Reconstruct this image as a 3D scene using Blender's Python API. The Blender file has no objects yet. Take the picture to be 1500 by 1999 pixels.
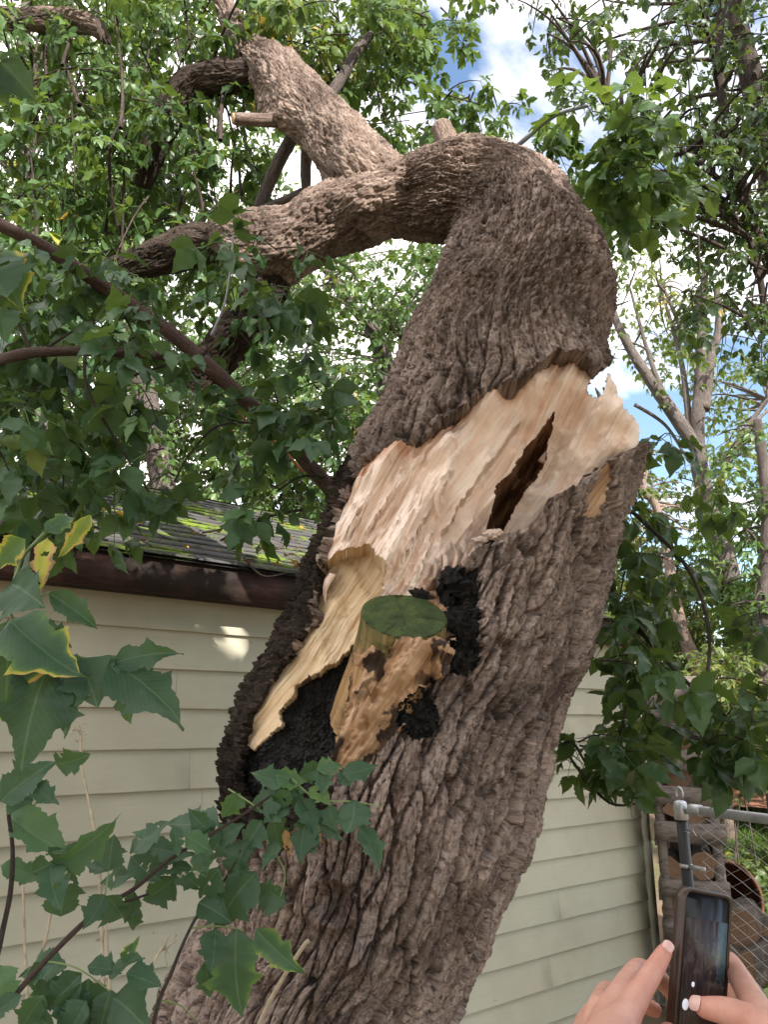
import bpy, bmesh, math
import numpy as np
from mathutils import Vector, Matrix

# ------------------------------------------------------------------ camera, sky, sun, exposure
SC = bpy.context.scene
COL = SC.collection
F, CX, CY, EYE = 1500.0, 750.0, 999.5, 1.6          # photo pixels, metres
PITCH = math.radians(15.6)
SP, CP = math.sin(PITCH), math.cos(PITCH)
GL = -0.36                                            # ground level
CAM = np.array([0.0, 0.0, EYE])

cam_data = bpy.data.cameras.new("camera")
cam_data.sensor_fit = 'VERTICAL'
cam_data.sensor_height = 36.0
cam_data.lens = 36.0 * F / 1999.0
cam_data.clip_start = 0.02
cam_data.clip_end = 3000
cam = bpy.data.objects.new("camera", cam_data)
cam.location = CAM
cam.rotation_euler = (math.radians(90) + PITCH, 0, 0)
COL.objects.link(cam)
SC.camera = cam

SUN = np.array([0.42, -0.70, 0.60]); SUN /= np.linalg.norm(SUN)      # towards the sun
SUN_EL = math.asin(SUN[2])
SUN_AZ = math.atan2(SUN[0], SUN[1])                                   # clockwise from +Y
sun_d = bpy.data.lights.new("sun", 'SUN')
sun_d.energy = 4.2
sun_d.angle = math.radians(0.53)
sun_d.color = (1.0, 0.93, 0.84)
sun = bpy.data.objects.new("sun", sun_d)
sun.rotation_euler = Vector(SUN).to_track_quat('Z', 'Y').to_euler()
sun.location = (6, -4, 12)
COL.objects.link(sun)

world = bpy.data.worlds.new("World")
SC.world = world
world.use_nodes = True
wn, wl = world.node_tree.nodes, world.node_tree.links
wn.clear()
w_out = wn.new('ShaderNodeOutputWorld')
w_bg = wn.new('ShaderNodeBackground'); w_bg.inputs['Strength'].default_value = 0.12
w_sky = wn.new('ShaderNodeTexSky'); w_sky.sky_type = 'NISHITA'; w_sky.sun_disc = False
w_sky.sun_elevation = SUN_EL; w_sky.sun_rotation = SUN_AZ
w_sky.air_density = 1.2; w_sky.dust_density = 0.6; w_sky.ozone_density = 2.0
w_tc = wn.new('ShaderNodeTexCoord')
w_map = wn.new('ShaderNodeMapping'); w_map.inputs['Scale'].default_value = (1.0, 1.0, 1.9)
w_map.inputs['Location'].default_value = (0.35, 0.1, 0.15)
w_n = wn.new('ShaderNodeTexNoise'); w_n.inputs['Scale'].default_value = 2.1
w_n.inputs['Detail'].default_value = 8; w_n.inputs['Roughness'].default_value = 0.52
w_n.inputs['Distortion'].default_value = 0.4
w_r = wn.new('ShaderNodeValToRGB')
w_r.color_ramp.elements[0].position = 0.36; w_r.color_ramp.elements[1].position = 0.50
w_mix = wn.new('ShaderNodeMixRGB')
w_mix.inputs['Color2'].default_value = (10.6, 10.0, 9.5, 1)
wl.new(w_tc.outputs['Generated'], w_map.inputs['Vector'])
wl.new(w_map.outputs['Vector'], w_n.inputs['Vector'])
w_sep = wn.new('ShaderNodeSeparateXYZ'); wl.new(w_tc.outputs['Generated'], w_sep.inputs[0])
w_ma = wn.new('ShaderNodeMath'); w_ma.operation = 'MULTIPLY_ADD'; w_ma.inputs[1].default_value = 0.34; w_ma.inputs[2].default_value = -0.17
w_mn = wn.new('ShaderNodeMath'); w_mn.operation = 'MINIMUM'; w_mn.inputs[1].default_value = 0.0
w_ad = wn.new('ShaderNodeMath'); w_ad.operation = 'ADD'
wl.new(w_sep.outputs['Z'], w_ma.inputs[0]); wl.new(w_ma.outputs[0], w_mn.inputs[0]); wl.new(w_mn.outputs[0], w_ad.inputs[0]); wl.new(w_n.outputs['Fac'], w_ad.inputs[1])
wl.new(w_ad.outputs[0], w_r.inputs['Fac'])      # banks of cloud high up, clearer low down
wl.new(w_r.outputs['Color'], w_mix.inputs['Fac'])
wl.new(w_sky.outputs['Color'], w_mix.inputs['Color1'])
wl.new(w_mix.outputs['Color'], w_bg.inputs['Color'])
wl.new(w_bg.outputs['Background'], w_out.inputs['Surface'])

SC.view_settings.view_transform = 'Standard'
SC.view_settings.look = 'None'
SC.view_settings.exposure = 1.35
SC.view_settings.gamma = 1.0
SC.render.engine = 'CYCLES'
SC.cycles.max_bounces = 7
SC.cycles.transparent_max_bounces = 6
SC.cycles.transmission_bounces = 4
SC.cycles.use_denoising = True

# ------------------------------------------------------------------ numbers
RNG = np.random.default_rng(11)

def P(px, py, Y):
    """photo pixel + distance ahead (world y) -> world point(s)"""
    px, py, Y = np.broadcast_arrays(np.asarray(px, float), np.asarray(py, float), np.asarray(Y, float))
    a = (px - CX) / F; b = (CY - py) / F
    dy = CP - SP * b; dz = SP + CP * b
    t = Y / dy
    return np.stack([a * t, Y, EYE + dz * t], -1)

def proj(p):
    q = p - CAM
    d = q[..., 1] * CP + q[..., 2] * SP
    u = -q[..., 1] * SP + q[..., 2] * CP
    return CX + F * q[..., 0] / d, CY - F * u / d

def nrm(v):
    v = np.asarray(v, float)
    return v / np.maximum(np.linalg.norm(v, axis=-1, keepdims=True), 1e-9)

def smooth(e0, e1, x):
    t = np.clip((x - e0) / (e1 - e0), 0, 1)
    return t * t * (3 - 2 * t)

_perm = np.random.default_rng(5).permutation(256)
_perm = np.concatenate([_perm, _perm, _perm])
_gr = np.random.default_rng(6).normal(size=(256, 3)); _gr /= np.linalg.norm(_gr, axis=1, keepdims=True)

def perlin(x, y, z=0.0):
    x, y, z = np.broadcast_arrays(np.asarray(x, float), np.asarray(y, float), np.asarray(z, float))
    xi, yi, zi = np.floor(x), np.floor(y), np.floor(z)
    fx, fy, fz = x - xi, y - yi, z - zi
    xi, yi, zi = xi.astype(int) & 255, yi.astype(int) & 255, zi.astype(int) & 255
    u = fx**3 * (fx * (fx * 6 - 15) + 10); v = fy**3 * (fy * (fy * 6 - 15) + 10); w = fz**3 * (fz * (fz * 6 - 15) + 10)
    def g(dx, dy, dz):
        h = _perm[_perm[_perm[(xi + dx) & 255] + ((yi + dy) & 255)] + ((zi + dz) & 255)]
        gg = _gr[h]
        return gg[..., 0] * (fx - dx) + gg[..., 1] * (fy - dy) + gg[..., 2] * (fz - dz)
    def lp(a, b, t): return a + t * (b - a)
    x00 = lp(g(0,0,0), g(1,0,0), u); x10 = lp(g(0,1,0), g(1,1,0), u)
    x01 = lp(g(0,0,1), g(1,0,1), u); x11 = lp(g(0,1,1), g(1,1,1), u)
    return lp(lp(x00, x10, v), lp(x01, x11, v), w) * 1.5

def fbm(x, y, z=0.0, o=4, lac=2.1, gain=0.5):
    s, a = 0.0, 1.0
    for _ in range(o):
        s = s + a * perlin(x, y, z); x = x * lac + 3.1; y = y * lac + 7.7; z = np.asarray(z) * lac + 1.3; a *= gain
    return s

def worley(x, y, seed=0):
    """F1, F2, random id of the nearest cell"""
    xi, yi = np.floor(x).astype(int), np.floor(y).astype(int)
    f1 = np.full(x.shape, 9.0); f2 = np.full(x.shape, 9.0); idv = np.zeros(x.shape)
    rr = np.random.default_rng(100 + seed)
    tab = rr.random((256, 3))
    for dx in (-1, 0, 1):
        for dy in (-1, 0, 1):
            h = _perm[_perm[(xi + dx) & 255] + ((yi + dy) & 255)]
            t = tab[h]
            d = np.hypot(xi + dx + t[..., 0] - x, yi + dy + t[..., 1] - y)
            near = d < f1
            f2 = np.where(near, f1, np.minimum(f2, d))
            idv = np.where(near, t[..., 2], idv)
            f1 = np.where(near, d, f1)
    return f1, f2, idv

def in_poly(x, y, poly):
    poly = np.asarray(poly, float)
    inside = np.zeros(x.shape, bool)
    n = len(poly)
    for i in range(n):
        x0, y0 = poly[i]; x1, y1 = poly[(i + 1) % n]
        if y0 == y1: continue
        c = ((y0 > y) != (y1 > y)) & (x < (x1 - x0) * (y - y0) / (y1 - y0) + x0)
        inside ^= c
    return inside

def poly_dist(x, y, poly):
    poly = np.asarray(poly, float)
    d = np.full(x.shape, 1e9)
    n = len(poly)
    for i in range(n):
        a = poly[i]; b = poly[(i + 1) % n] - a
        t = np.clip(((x - a[0]) * b[0] + (y - a[1]) * b[1]) / (b @ b), 0, 1)
        d = np.minimum(d, np.hypot(x - a[0] - t * b[0], y - a[1] - t * b[1]))
    return d

def catmull(pts, ts):
    pts = np.asarray(pts, float); n = len(pts)
    i = np.clip(np.floor(ts).astype(int), 0, n - 2); t = (ts - i)[:, None]
    p0 = pts[np.maximum(i - 1, 0)]; p1 = pts[i]; p2 = pts[i + 1]; p3 = pts[np.minimum(i + 2, n - 1)]
    return 0.5 * (2 * p1 + (p2 - p0) * t + (2 * p0 - 5 * p1 + 4 * p2 - p3) * t**2 + (3 * p1 - p0 - 3 * p2 + p3) * t**3)

# ------------------------------------------------------------------ objects
ORIGIN = {}

def raw_mesh(name, verts, blocks, attrs=None, smooth_shade=True):
    """verts (N,3); blocks: list of (M,k) index arrays"""
    me = bpy.data.meshes.new(name)
    verts = np.asarray(verts, np.float32)
    blocks = [np.asarray(b, np.int32) for b in blocks if len(b)]
    me.vertices.add(len(verts)); me.vertices.foreach_set('co', verts.ravel())
    nl = sum(b.size for b in blocks); npoly = sum(len(b) for b in blocks)
    me.loops.add(nl); me.polygons.add(npoly)
    me.loops.foreach_set('vertex_index', np.concatenate([b.ravel() for b in blocks]))
    starts, tot, at = [], [], 0
    for b in blocks:
        k = b.shape[1]
        starts.append(at + np.arange(len(b)) * k); tot.append(np.full(len(b), k)); at += b.size
    me.polygons.foreach_set('loop_start', np.concatenate(starts).astype(np.int32))
    me.polygons.foreach_set('loop_total', np.concatenate(tot).astype(np.int32))
    if smooth_shade:
        me.polygons.foreach_set('use_smooth', np.ones(npoly, bool))
    for k, v in (attrs or {}).items():
        v = np.asarray(v, np.float32)
        if v.ndim == 1:
            a = me.attributes.new(k, 'FLOAT', 'POINT'); a.data.foreach_set('value', v)
        else:
            a = me.attributes.new(k, 'FLOAT_VECTOR', 'POINT'); a.data.foreach_set('vector', v.ravel())
    me.update(); me.validate()
    return me

def link(name, me, mat, parent=None, origin=None):
    o = bpy.data.objects.new(name, me)
    COL.objects.link(o)
    if mat is not None:
        me.materials.append(mat)
    if parent is not None:
        o.parent = parent
        po = ORIGIN.get(parent.name, np.zeros(3))
        o.location = tuple(-po)
        ORIGIN[o.name] = np.zeros(3)
    elif origin is not None:
        origin = np.asarray(origin, float)
        me.transform(Matrix.Translation(Vector(-origin)))
        o.location = tuple(origin); ORIGIN[o.name] = origin
    else:
        ORIGIN[o.name] = np.zeros(3)
    return o

def thing(name, loc, label, cat, group=None):
    o = bpy.data.objects.new(name, None); COL.objects.link(o)
    o.empty_display_size = 0.1
    o.location = tuple(loc); ORIGIN[o.name] = np.asarray(loc, float)
    tag(o, label, cat, group)
    return o

def tag(o, label=None, cat=None, group=None, kind=None):
    if label: o['label'] = label
    if cat: o['category'] = cat
    if group: o['group'] = group
    if kind: o['kind'] = kind
    return o

class MB:
    """collects shapes into one mesh"""
    def __init__(s): s.v = []; s.f = {}; s.n = 0; s.a = []
    def add(s, v, f, a=0.5):
        v = np.asarray(v, float)
        for b in (f if isinstance(f, list) else [f]):
            b = np.asarray(b, int)
            if len(b): s.f.setdefault(b.shape[1], []).append(b + s.n)
        s.v.append(v); s.n += len(v)
        s.a.append(np.broadcast_to(np.asarray(a, float), (len(v),)))
        return s
    def box(s, c, half, ax=None, a=0.5, jit=0.0):
        c = np.asarray(c, float); ax = np.eye(3) if ax is None else np.asarray(ax, float)
        sg = np.array([[x, y, z] for x in (-1, 1) for y in (-1, 1) for z in (-1, 1)], float)
        v = c + (sg * np.asarray(half, float)) @ ax
        if jit: v = v + RNG.normal(size=v.shape) * jit
        f = [[0,1,3,2],[4,6,7,5],[0,4,5,1],[2,3,7,6],[0,2,6,4],[1,5,7,3]]
        return s.add(v, np.array(f), a)
    def tube(s, pts, rad, n=8, cap=True, a=0.5):
        v, f, t = tube_arrays(pts, rad, n, cap)
        return s.add(v, [f, t], a)
    def build(s, name, mat, parent=None, origin=None, smooth_shade=True):
        me = raw_mesh(name, np.concatenate(s.v), [np.concatenate(b) for b in s.f.values()],
                      {'rnd': np.concatenate(s.a)}, smooth_shade)
        return link(name, me, mat, parent, origin)

def frames(pts):
    pts = np.asarray(pts, float)
    t = nrm(np.gradient(pts, axis=0))
    ref = np.array([0.0, 0.0, 1.0]) if abs(t[:, 2]).mean() < 0.75 else np.array([0.0, 1.0, 0.0])
    a = nrm(np.cross(t, ref)); b = np.cross(t, a)
    return t, a, b

def tube_arrays(pts, rad, n=8, cap=True):
    pts = np.asarray(pts, float); m = len(pts)
    rad = np.broadcast_to(np.asarray(rad, float), (m,))
    t, a, b = frames(pts)
    th = np.arange(n) * 2 * math.pi / n
    ring = np.cos(th)[None, :, None] * a[:, None] + np.sin(th)[None, :, None] * b[:, None]
    v = (pts[:, None] + ring * rad[:, None, None]).reshape(-1, 3)
    i = np.arange(m - 1)[:, None] * n; j = np.arange(n)[None]; j2 = (j + 1) % n
    f = np.stack([i + j, i + j2, i + n + j2, i + n + j], -1).reshape(-1, 4)
    tri = np.zeros((0, 3), int)
    if cap:
        v = np.concatenate([v, pts[:1], pts[-1:]])
        c0, c1 = m * n, m * n + 1
        jj = np.arange(n)
        tri = np.concatenate([np.stack([np.full(n, c0), (jj + 1) % n, jj], -1),
                              np.stack([np.full(n, c1), (m - 1) * n + jj, (m - 1) * n + (jj + 1) % n], -1)])
    return v, f, tri

def path(pix, n=None):
    """pixel polyline [(px,py,Y)...] -> smooth world polyline"""
    w = np.array([P(*p) for p in pix])
    if n is None: n = 8 * (len(pix) - 1) + 1
    return catmull(w, np.linspace(0, len(pix) - 1, n))

# ------------------------------------------------------------------ materials
class NT:
    def __init__(s, name):
        s.m = bpy.data.materials.new(name); s.m.use_nodes = True
        s.t = s.m.node_tree; s.t.nodes.clear()
        s.out = s.n('ShaderNodeOutputMaterial')
    def n(s, typ, **kw):
        x = s.t.nodes.new(typ)
        for k, v in kw.items(): setattr(x, k, v)
        return x
    def set(s, node, **kw):
        for k, v in kw.items():
            node.inputs[k.replace('_', ' ')].default_value = v
        return node
    def l(s, a, b): s.t.links.new(a, b)
    def attr(s, name, vec=False):
        x = s.n('ShaderNodeAttribute', attribute_name=name)
        return x.outputs['Vector'] if vec else x.outputs['Fac']
    def coord(s, which='Object', scale=(1, 1, 1), rot=(0, 0, 0)):
        tc = s.n('ShaderNodeTexCoord'); mp = s.n('ShaderNodeMapping')
        mp.inputs['Scale'].default_value = scale; mp.inputs['Rotation'].default_value = rot
        s.l(tc.outputs[which], mp.inputs['Vector']); return mp.outputs['Vector']
    def scaled(s, vec, scale):
        mp = s.n('ShaderNodeMapping'); mp.inputs['Scale'].default_value = scale
        s.l(vec, mp.inputs['Vector']); return mp.outputs['Vector']
    def noise(s, vec, scale=5, detail=6, rough=0.55, dist=0.0):
        x = s.n('ShaderNodeTexNoise')
        x.inputs['Scale'].default_value = scale; x.inputs['Detail'].default_value = detail
        x.inputs['Roughness'].default_value = rough; x.inputs['Distortion'].default_value = dist
        if vec is not None: s.l(vec, x.inputs['Vector'])
        return x.outputs['Fac']
    def ramp(s, fac, stops, interp='LINEAR'):
        x = s.n('ShaderNodeValToRGB'); x.color_ramp.interpolation = interp
        e = x.color_ramp.elements
        while len(e) < len(stops): e.new(0.5)
        for i, (p, c) in enumerate(stops):
            e[i].position = p; e[i].color = (*c, 1) if len(c) == 3 else c
        s.l(fac, x.inputs['Fac']); return x.outputs['Color']
    def mix(s, fac, a, b, mode='MIX'):
        x = s.n('ShaderNodeMixRGB', blend_type=mode)
        for sock, v in ((x.inputs['Fac'], fac), (x.inputs['Color1'], a), (x.inputs['Color2'], b)):
            if hasattr(v, 'links') or hasattr(v, 'is_linked'): s.l(v, sock)
            elif isinstance(v, (int, float)): sock.default_value = v
            else: sock.default_value = (*v, 1)
        return x.outputs['Color']
    def math(s, op, a, b=None):
        x = s.n('ShaderNodeMath', operation=op)
        for i, v in enumerate((a, b)):
            if v is None: continue
            if isinstance(v, (int, float)): x.inputs[i].default_value = v
            else: s.l(v, x.inputs[i])
        return x.outputs[0]
    def bump(s, h, strength=0.3, dist=0.01):
        x = s.n('ShaderNodeBump'); x.inputs['Strength'].default_value = strength; x.inputs['Distance'].default_value = dist
        s.l(h, x.inputs['Height']); return x.outputs['Normal']
    def pbr(s, color, rough=0.7, spec=0.3, normal=None, metal=0.0, sss=0.0):
        b = s.n('ShaderNodeBsdfPrincipled')
        for sock, v in ((b.inputs['Base Color'], color), (b.inputs['Roughness'], rough), (b.inputs['Metallic'], metal)):
            if isinstance(v, (int, float)): sock.default_value = v
            elif isinstance(v, tuple): sock.default_value = (*v, 1)
            else: s.l(v, sock)
        b.inputs['Specular IOR Level'].default_value = spec
        if sss:
            b.inputs['Subsurface Weight'].default_value = sss
            b.inputs['Subsurface Radius'].default_value = (0.012, 0.004, 0.002)
            b.inputs['Subsurface Scale'].default_value = 0.6
        if normal is not None: s.l(normal, b.inputs['Normal'])
        s.b = b
        s.l(b.outputs[0], s.out.inputs['Surface'])
        return s.m

def m_bark(name, c0, c1, c2, lichen=0.15):
    t = NT(name)
    bk = t.attr('bk', True); pid = t.attr('rnd')
    n1 = t.noise(t.scaled(bk, (34, 10, 1)), 1.0, 8, 0.66)
    n2 = t.noise(t.scaled(bk, (3, 2.4, 1)), 1.0, 4, 0.5)
    n3 = t.noise(t.scaled(bk, (150, 46, 1)), 1.0, 5, 0.7)
    n4 = t.noise(t.scaled(bk, (70, 130, 1)), 1.0, 4, 0.65)
    col = t.ramp(n1, [(0.36, c0), (0.5, c1), (0.64, c2)])
    col = t.mix(t.ramp(pid, [(0.0, (0, 0, 0)), (1.0, (0.6, 0.6, 0.6))]), col, c2)
    col = t.mix(t.ramp(n2, [(0.42, (0, 0, 0)), (0.66, (0.6, 0.6, 0.6))]), col, tuple(x * 0.55 for x in c0))
    col = t.mix(t.ramp(n3, [(0.38, (0.75,) * 3), (0.52, (0, 0, 0))]), col, tuple(x * 0.6 for x in c0))
    col = t.mix(t.ramp(n4, [(0.56, (0,) * 3), (0.70, (0.45,) * 3)]), col, tuple(x * 1.25 for x in c2))
    li = t.ramp(t.noise(t.scaled(bk, (11, 8, 1)), 1.0, 6, 0.7), [(0.60, (0, 0, 0)), (0.70, (lichen,) * 3)])
    col = t.mix(li, col, (0.20, 0.20, 0.13))
    h = t.math('ADD', t.math('MULTIPLY', n1, 1.0), t.math('ADD', t.math('MULTIPLY', n3, 0.7), t.math('MULTIPLY', n4, 0.35)))
    return t.pbr(col, 0.9, 0.12, t.bump(h, 1.0, 0.016))

def m_wood(name, stops, dirt, dirt_amt=0.6, bumpd=0.003):
    """torn timber: fib attribute runs (along, across) the grain"""
    t = NT(name)
    fb = t.attr('fib', True)
    n1 = t.noise(t.scaled(fb, (1.6, 22, 1)), 1.0, 8, 0.6, 0.4)
    n2 = t.noise(t.scaled(fb, (4, 90, 1)), 1.0, 5, 0.65)
    n3 = t.noise(t.scaled(fb, (3.2, 5.5, 1)), 1.0, 6, 0.6)
    col = t.ramp(n1, stops)
    col = t.mix(t.ramp(n2, [(0.36, (0.5,) * 3), (0.50, (0, 0, 0))]), col, tuple(x * .85 for x in stops[0][1]))
    d = t.math('MULTIPLY', t.attr('dirt'), 1.0)
    d = t.math('ADD', d, t.math('MULTIPLY', t.math('SUBTRACT', n3, 0.5), 1.1))
    col = t.mix(t.ramp(d, [(0.30, (0, 0, 0)), (0.75, (dirt_amt,) * 3)]), col, dirt)
    h = t.math('ADD', n1, t.math('MULTIPLY', n2, 0.5))
    return t.pbr(col, 0.75, 0.2, t.bump(h, 0.9, bumpd * 2.2))

def m_leaf(name, stops, trans=0.30, rough=0.42, bend=(0.30, 0.42, 0.05)):
    t = NT(name)
    r = t.attr('rnd')
    col = t.ramp(r, stops)
    v = t.noise(t.coord('Object'), 60, 3, 0.6)
    col = t.mix(t.ramp(v, [(0.35, (0.25,) * 3), (0.65, (0, 0, 0))]), col, (0.02, 0.045, 0.012))
    t.pbr(col, rough, 0.35, t.bump(v, 0.12, 0.004))
    tr = t.n('ShaderNodeBsdfTranslucent')
    tc = t.mix(0.55, col, bend, 'MIX'); t.l(tc, tr.inputs['Color'])
    ms = t.n('ShaderNodeMixShader'); ms.inputs[0].default_value = trans
    t.l(t.b.outputs[0], ms.inputs[1]); t.l(tr.outputs[0], ms.inputs[2])
    t.l(ms.outputs[0], t.out.inputs['Surface'])
    return t.m

def m_plain(name, c, rough=0.6, spec=0.3, var=0.25, scale=12, bumps=0.15, metal=0.0, vec_scale=(1, 1, 1), dist=0.004, sss=0.0, alt=None):
    t = NT(name)
    n = t.noise(t.coord('Object', vec_scale), scale, 7, 0.6)
    lo = alt if alt else tuple(x * (1 - var) for x in c)
    hi = tuple(min(1, x * (1 + var * 0.6)) for x in c)
    col = t.ramp(n, [(0.3, lo), (0.5, c), (0.72, hi)])
    return t.pbr(col, rough, spec, t.bump(n, bumps, dist) if bumps else None, metal, sss)
# ------------------------------------------------------------------ the broken tree
M_BARK = m_bark("bark", (0.052, 0.035, 0.029), (0.225, 0.160, 0.134), (0.50, 0.395, 0.345))
M_LIMB = m_bark("limb_bark", (0.062, 0.042, 0.034), (0.235, 0.168, 0.139), (0.46, 0.36, 0.305))
M_DARKBARK = m_bark("wet_bark", (0.014, 0.010, 0.009), (0.035, 0.026, 0.021), (0.085, 0.064, 0.05), 0.05)
M_TORN = m_wood("torn_wood", [(0.22, (0.72, 0.49, 0.385)), (0.40, (0.86, 0.66, 0.55)), (0.6, (0.91, 0.76, 0.66)), (0.82, (0.80, 0.58, 0.47))], (0.42, 0.17, 0.065), 0.75)
M_STRIP = m_wood("stripped_wood", [(0.25, (0.42, 0.28, 0.16)), (0.45, (0.62, 0.45, 0.28)), (0.62, (0.72, 0.56, 0.38)), (0.8, (0.52, 0.36, 0.21))], (0.33, 0.15, 0.06), 0.6)
M_OLD = m_wood("weathered_wood", [(0.28, (0.17, 0.085, 0.045)), (0.45, (0.38, 0.225, 0.125)), (0.60, (0.52, 0.34, 0.21)), (0.8, (0.58, 0.45, 0.34))], (0.022, 0.014, 0.012), 0.95, 0.005)
M_ROT = m_wood("rotten_wood", [(0.3, (0.008, 0.0075, 0.008)), (0.55, (0.020, 0.018, 0.017)), (0.8, (0.045, 0.036, 0.030))], (0.010, 0.009, 0.009), 0.6, 0.006)
M_CRACK = m_wood("crack_wood", [(0.25, (0.045, 0.022, 0.012)), (0.5, (0.17, 0.08, 0.04)), (0.75, (0.33, 0.18, 0.09))], (0.03, 0.018, 0.012), 0.8)

tree = thing("broken_tree", P(430, 2840, 2.2) * [1, 1, 0] + [0, 0, GL], "huge leaning tree with its trunk split open to pale torn wood and bent limbs above", "tree")

TRUNK = [
 (-260,3500,520,3800,2.12),(-80,3050,590,3350,2.16),(40,2720,660,2960,2.20),(160,2400,720,2640,2.25),(245,2140,770,2330,2.30),(300,1999,800,2170,2.32),
 (345,1890,845,2050,2.34),(400,1790,885,1970,2.36),(432,1690,935,1870,2.37),(442,1600,975,1770,2.38),
 (437,1500,1015,1680,2.39),(455,1425,1040,1575,2.40),(490,1340,1072,1462,2.41),(545,1250,1112,1355,2.42),
 (592,1150,1150,1255,2.43),(630,1060,1182,1150,2.44),(652,990,1205,1050,2.45),(676,930,1226,960,2.46),
 (700,870,1238,890,2.47),(726,818,1232,842,2.48),(744,775,1204,775,2.485),(756,742,1184,728,2.49),(770,704,1180,680,2.50),
 (795,645,1196,620,2.52),(832,575,1190,550,2.54),(862,515,1168,480,2.56),(880,478,1128,415,2.58),
 (888,462,1075,345,2.60),(878,456,1008,312,2.62),(845,454,938,292,2.64),(800,454,868,303,2.66),
 (755,458,813,316,2.68),(715,466,768,318,2.70),(690,474,725,335,2.72)]

def ring_tube(secs, step_px, nf, nb, kd=0.9, grow=0.0, fade=0.0):
    s = np.array(secs, float)
    L = P(s[:, 0], s[:, 1], s[:, 4]); R = P(s[:, 2], s[:, 3], s[:, 4])
    mid = (s[:, :2] + s[:, 2:4]) / 2
    seg = np.maximum(np.hypot(*np.diff(mid, axis=0).T), np.maximum(np.hypot(*np.diff(s[:, :2], axis=0).T), np.hypot(*np.diff(s[:, 2:4], axis=0).T)) * 0.8)
    ts = np.concatenate([np.linspace(i, i + 1, max(2, int(seg[i] / step_px)), endpoint=False) for i in range(len(seg))] + [[len(seg)]])
    L = catmull(L, ts); R = catmull(R, ts)
    C = (L + R) / 2; H = (R - L) / 2
    H = H * (1 - grow * smooth(2.2, 0.0, ts) - fade * smooth(len(seg) - 4.0, len(seg), ts))[:, None]      # ends sink into the next piece of wood
    hl = np.linalg.norm(H, axis=1)
    T = nrm(np.gradient(C, axis=0))
    ker = np.ones(31) / 31
    D = nrm(np.cross(H, T))
    Dp = np.pad(D, ((15, 15), (0, 0)), mode='edge')
    D = nrm(np.stack([np.convolve(Dp[:, i], ker, 'valid') for i in range(3)], 1))
    D = D * np.sign(np.einsum('ij,ij->i', D, CAM - C))[:, None]
    th = np.concatenate([np.linspace(0, math.pi, nf, endpoint=False), np.linspace(math.pi, 2 * math.pi, nb, endpoint=False)])
    ct, st = np.cos(th), np.sin(th)
    pos = C[:, None] + H[:, None] * ct[None, :, None] + D[:, None] * (hl * kd)[:, None, None] * st[None, :, None]
    out = nrm((H / hl[:, None])[:, None] * (ct * kd)[None, :, None] + D[:, None] * st[None, :, None])
    arc = np.concatenate([[0], np.cumsum(np.linalg.norm(np.diff(C, axis=0), axis=1))])
    return pos, out, D, th, arc, hl, ts

def grid_faces(nr, nc):
    i = np.arange(nr - 1)[:, None] * nc; j = np.arange(nc)[None]; j2 = (j + 1) % nc
    return np.stack([i + j, i + j2, i + nc + j2, i + nc + j], -1).reshape(-1, 4)

# outlines of the wound, and how deep the surface lies under the old bark (pixel, pixel, metres)
WOOD = [(712,902),(735,892),(770,876),(812,866),(850,838),(900,795),(960,757),(1010,737),(1050,713),(1085,688),(1120,688),(1150,703),(1166,722),
        (1180,733),(1186,712),(1215,728),(1250,765),(1268,806),(1266,838),(1242,868),(1217,888),(1196,897),(1166,911),(1131,945),(1088,960),(1062,988),
        (1027,1029),(988,1044),(971,1055),(932,1066),(910,1094),(893,1107),(880,1116),(854,1130),(832,1152),(793,1158),(741,1160),(752,1110),
        (748,1098),(732,1072),(722,1054),(690,1064),(650,1086),(638,1098),(640,1075),(655,1035),(668,990),(690,945)]
STRIP = [(640,1090),(655,1080),(690,1062),(722,1052),(734,1072),(752,1104),(744,1160),(742,1175),(704,1185),(696,1240),(660,1278),(616,1308),(575,1332),(568,1352),(541,1388),
         (548,1410),(512,1444),(492,1462),(477,1458),(494,1400),(522,1342),(560,1288),(600,1228),(618,1180),(626,1130)]
ROT = [(700,1230),(690,1290),(672,1370),(656,1440),(640,1500),(622,1560),(560,1590),(500,1570),(470,1530),(474,1480),(490,1455),(512,1444),(548,1410),(541,1388),(568,1352),(575,1332),(616,1308),(660,1276)]
OLD = [(702,1184),(740,1150),(800,1140),(858,1120),(892,1106),(906,1160),(905,1240),(880,1290),(852,1285),(860,1330),(830,1345),(815,1390),(770,1440),(738,1470),(715,1502),(680,1508),(642,1498),(658,1430),(674,1370),(690,1290),(698,1235)]
BURN = [(862,1112),(890,1100),(930,1104),(940,1150),(936,1230),(940,1290),(905,1330),(872,1300),(884,1240),(880,1180),(858,1140)]
BURN2 = [(790,1370),(845,1330),(862,1385),(850,1440),(800,1446),(778,1410)]
TONGUE = [(1192,899),(1201,912),(1190,965),(1168,1015),(1138,1004),(1150,958),(1164,913)]
CRACK = [(1103,752),(1092,775),(1064,800),(1036,843),(1016,877),(988,903),(984,938),(975,980),(963,1028),(984,1035),(998,1000),(1012,980),(1033,936),(1055,895),(1085,858),(1101,832),(1106,790)]
HOLE = [(1148,752),(1156,738),(1170,730),(1178,722),(1186,716),(1240,700),(1240,724),(1193,727),(1186,735),(1182,752),(1179,770),(1166,778),(1148,768)]

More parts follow.
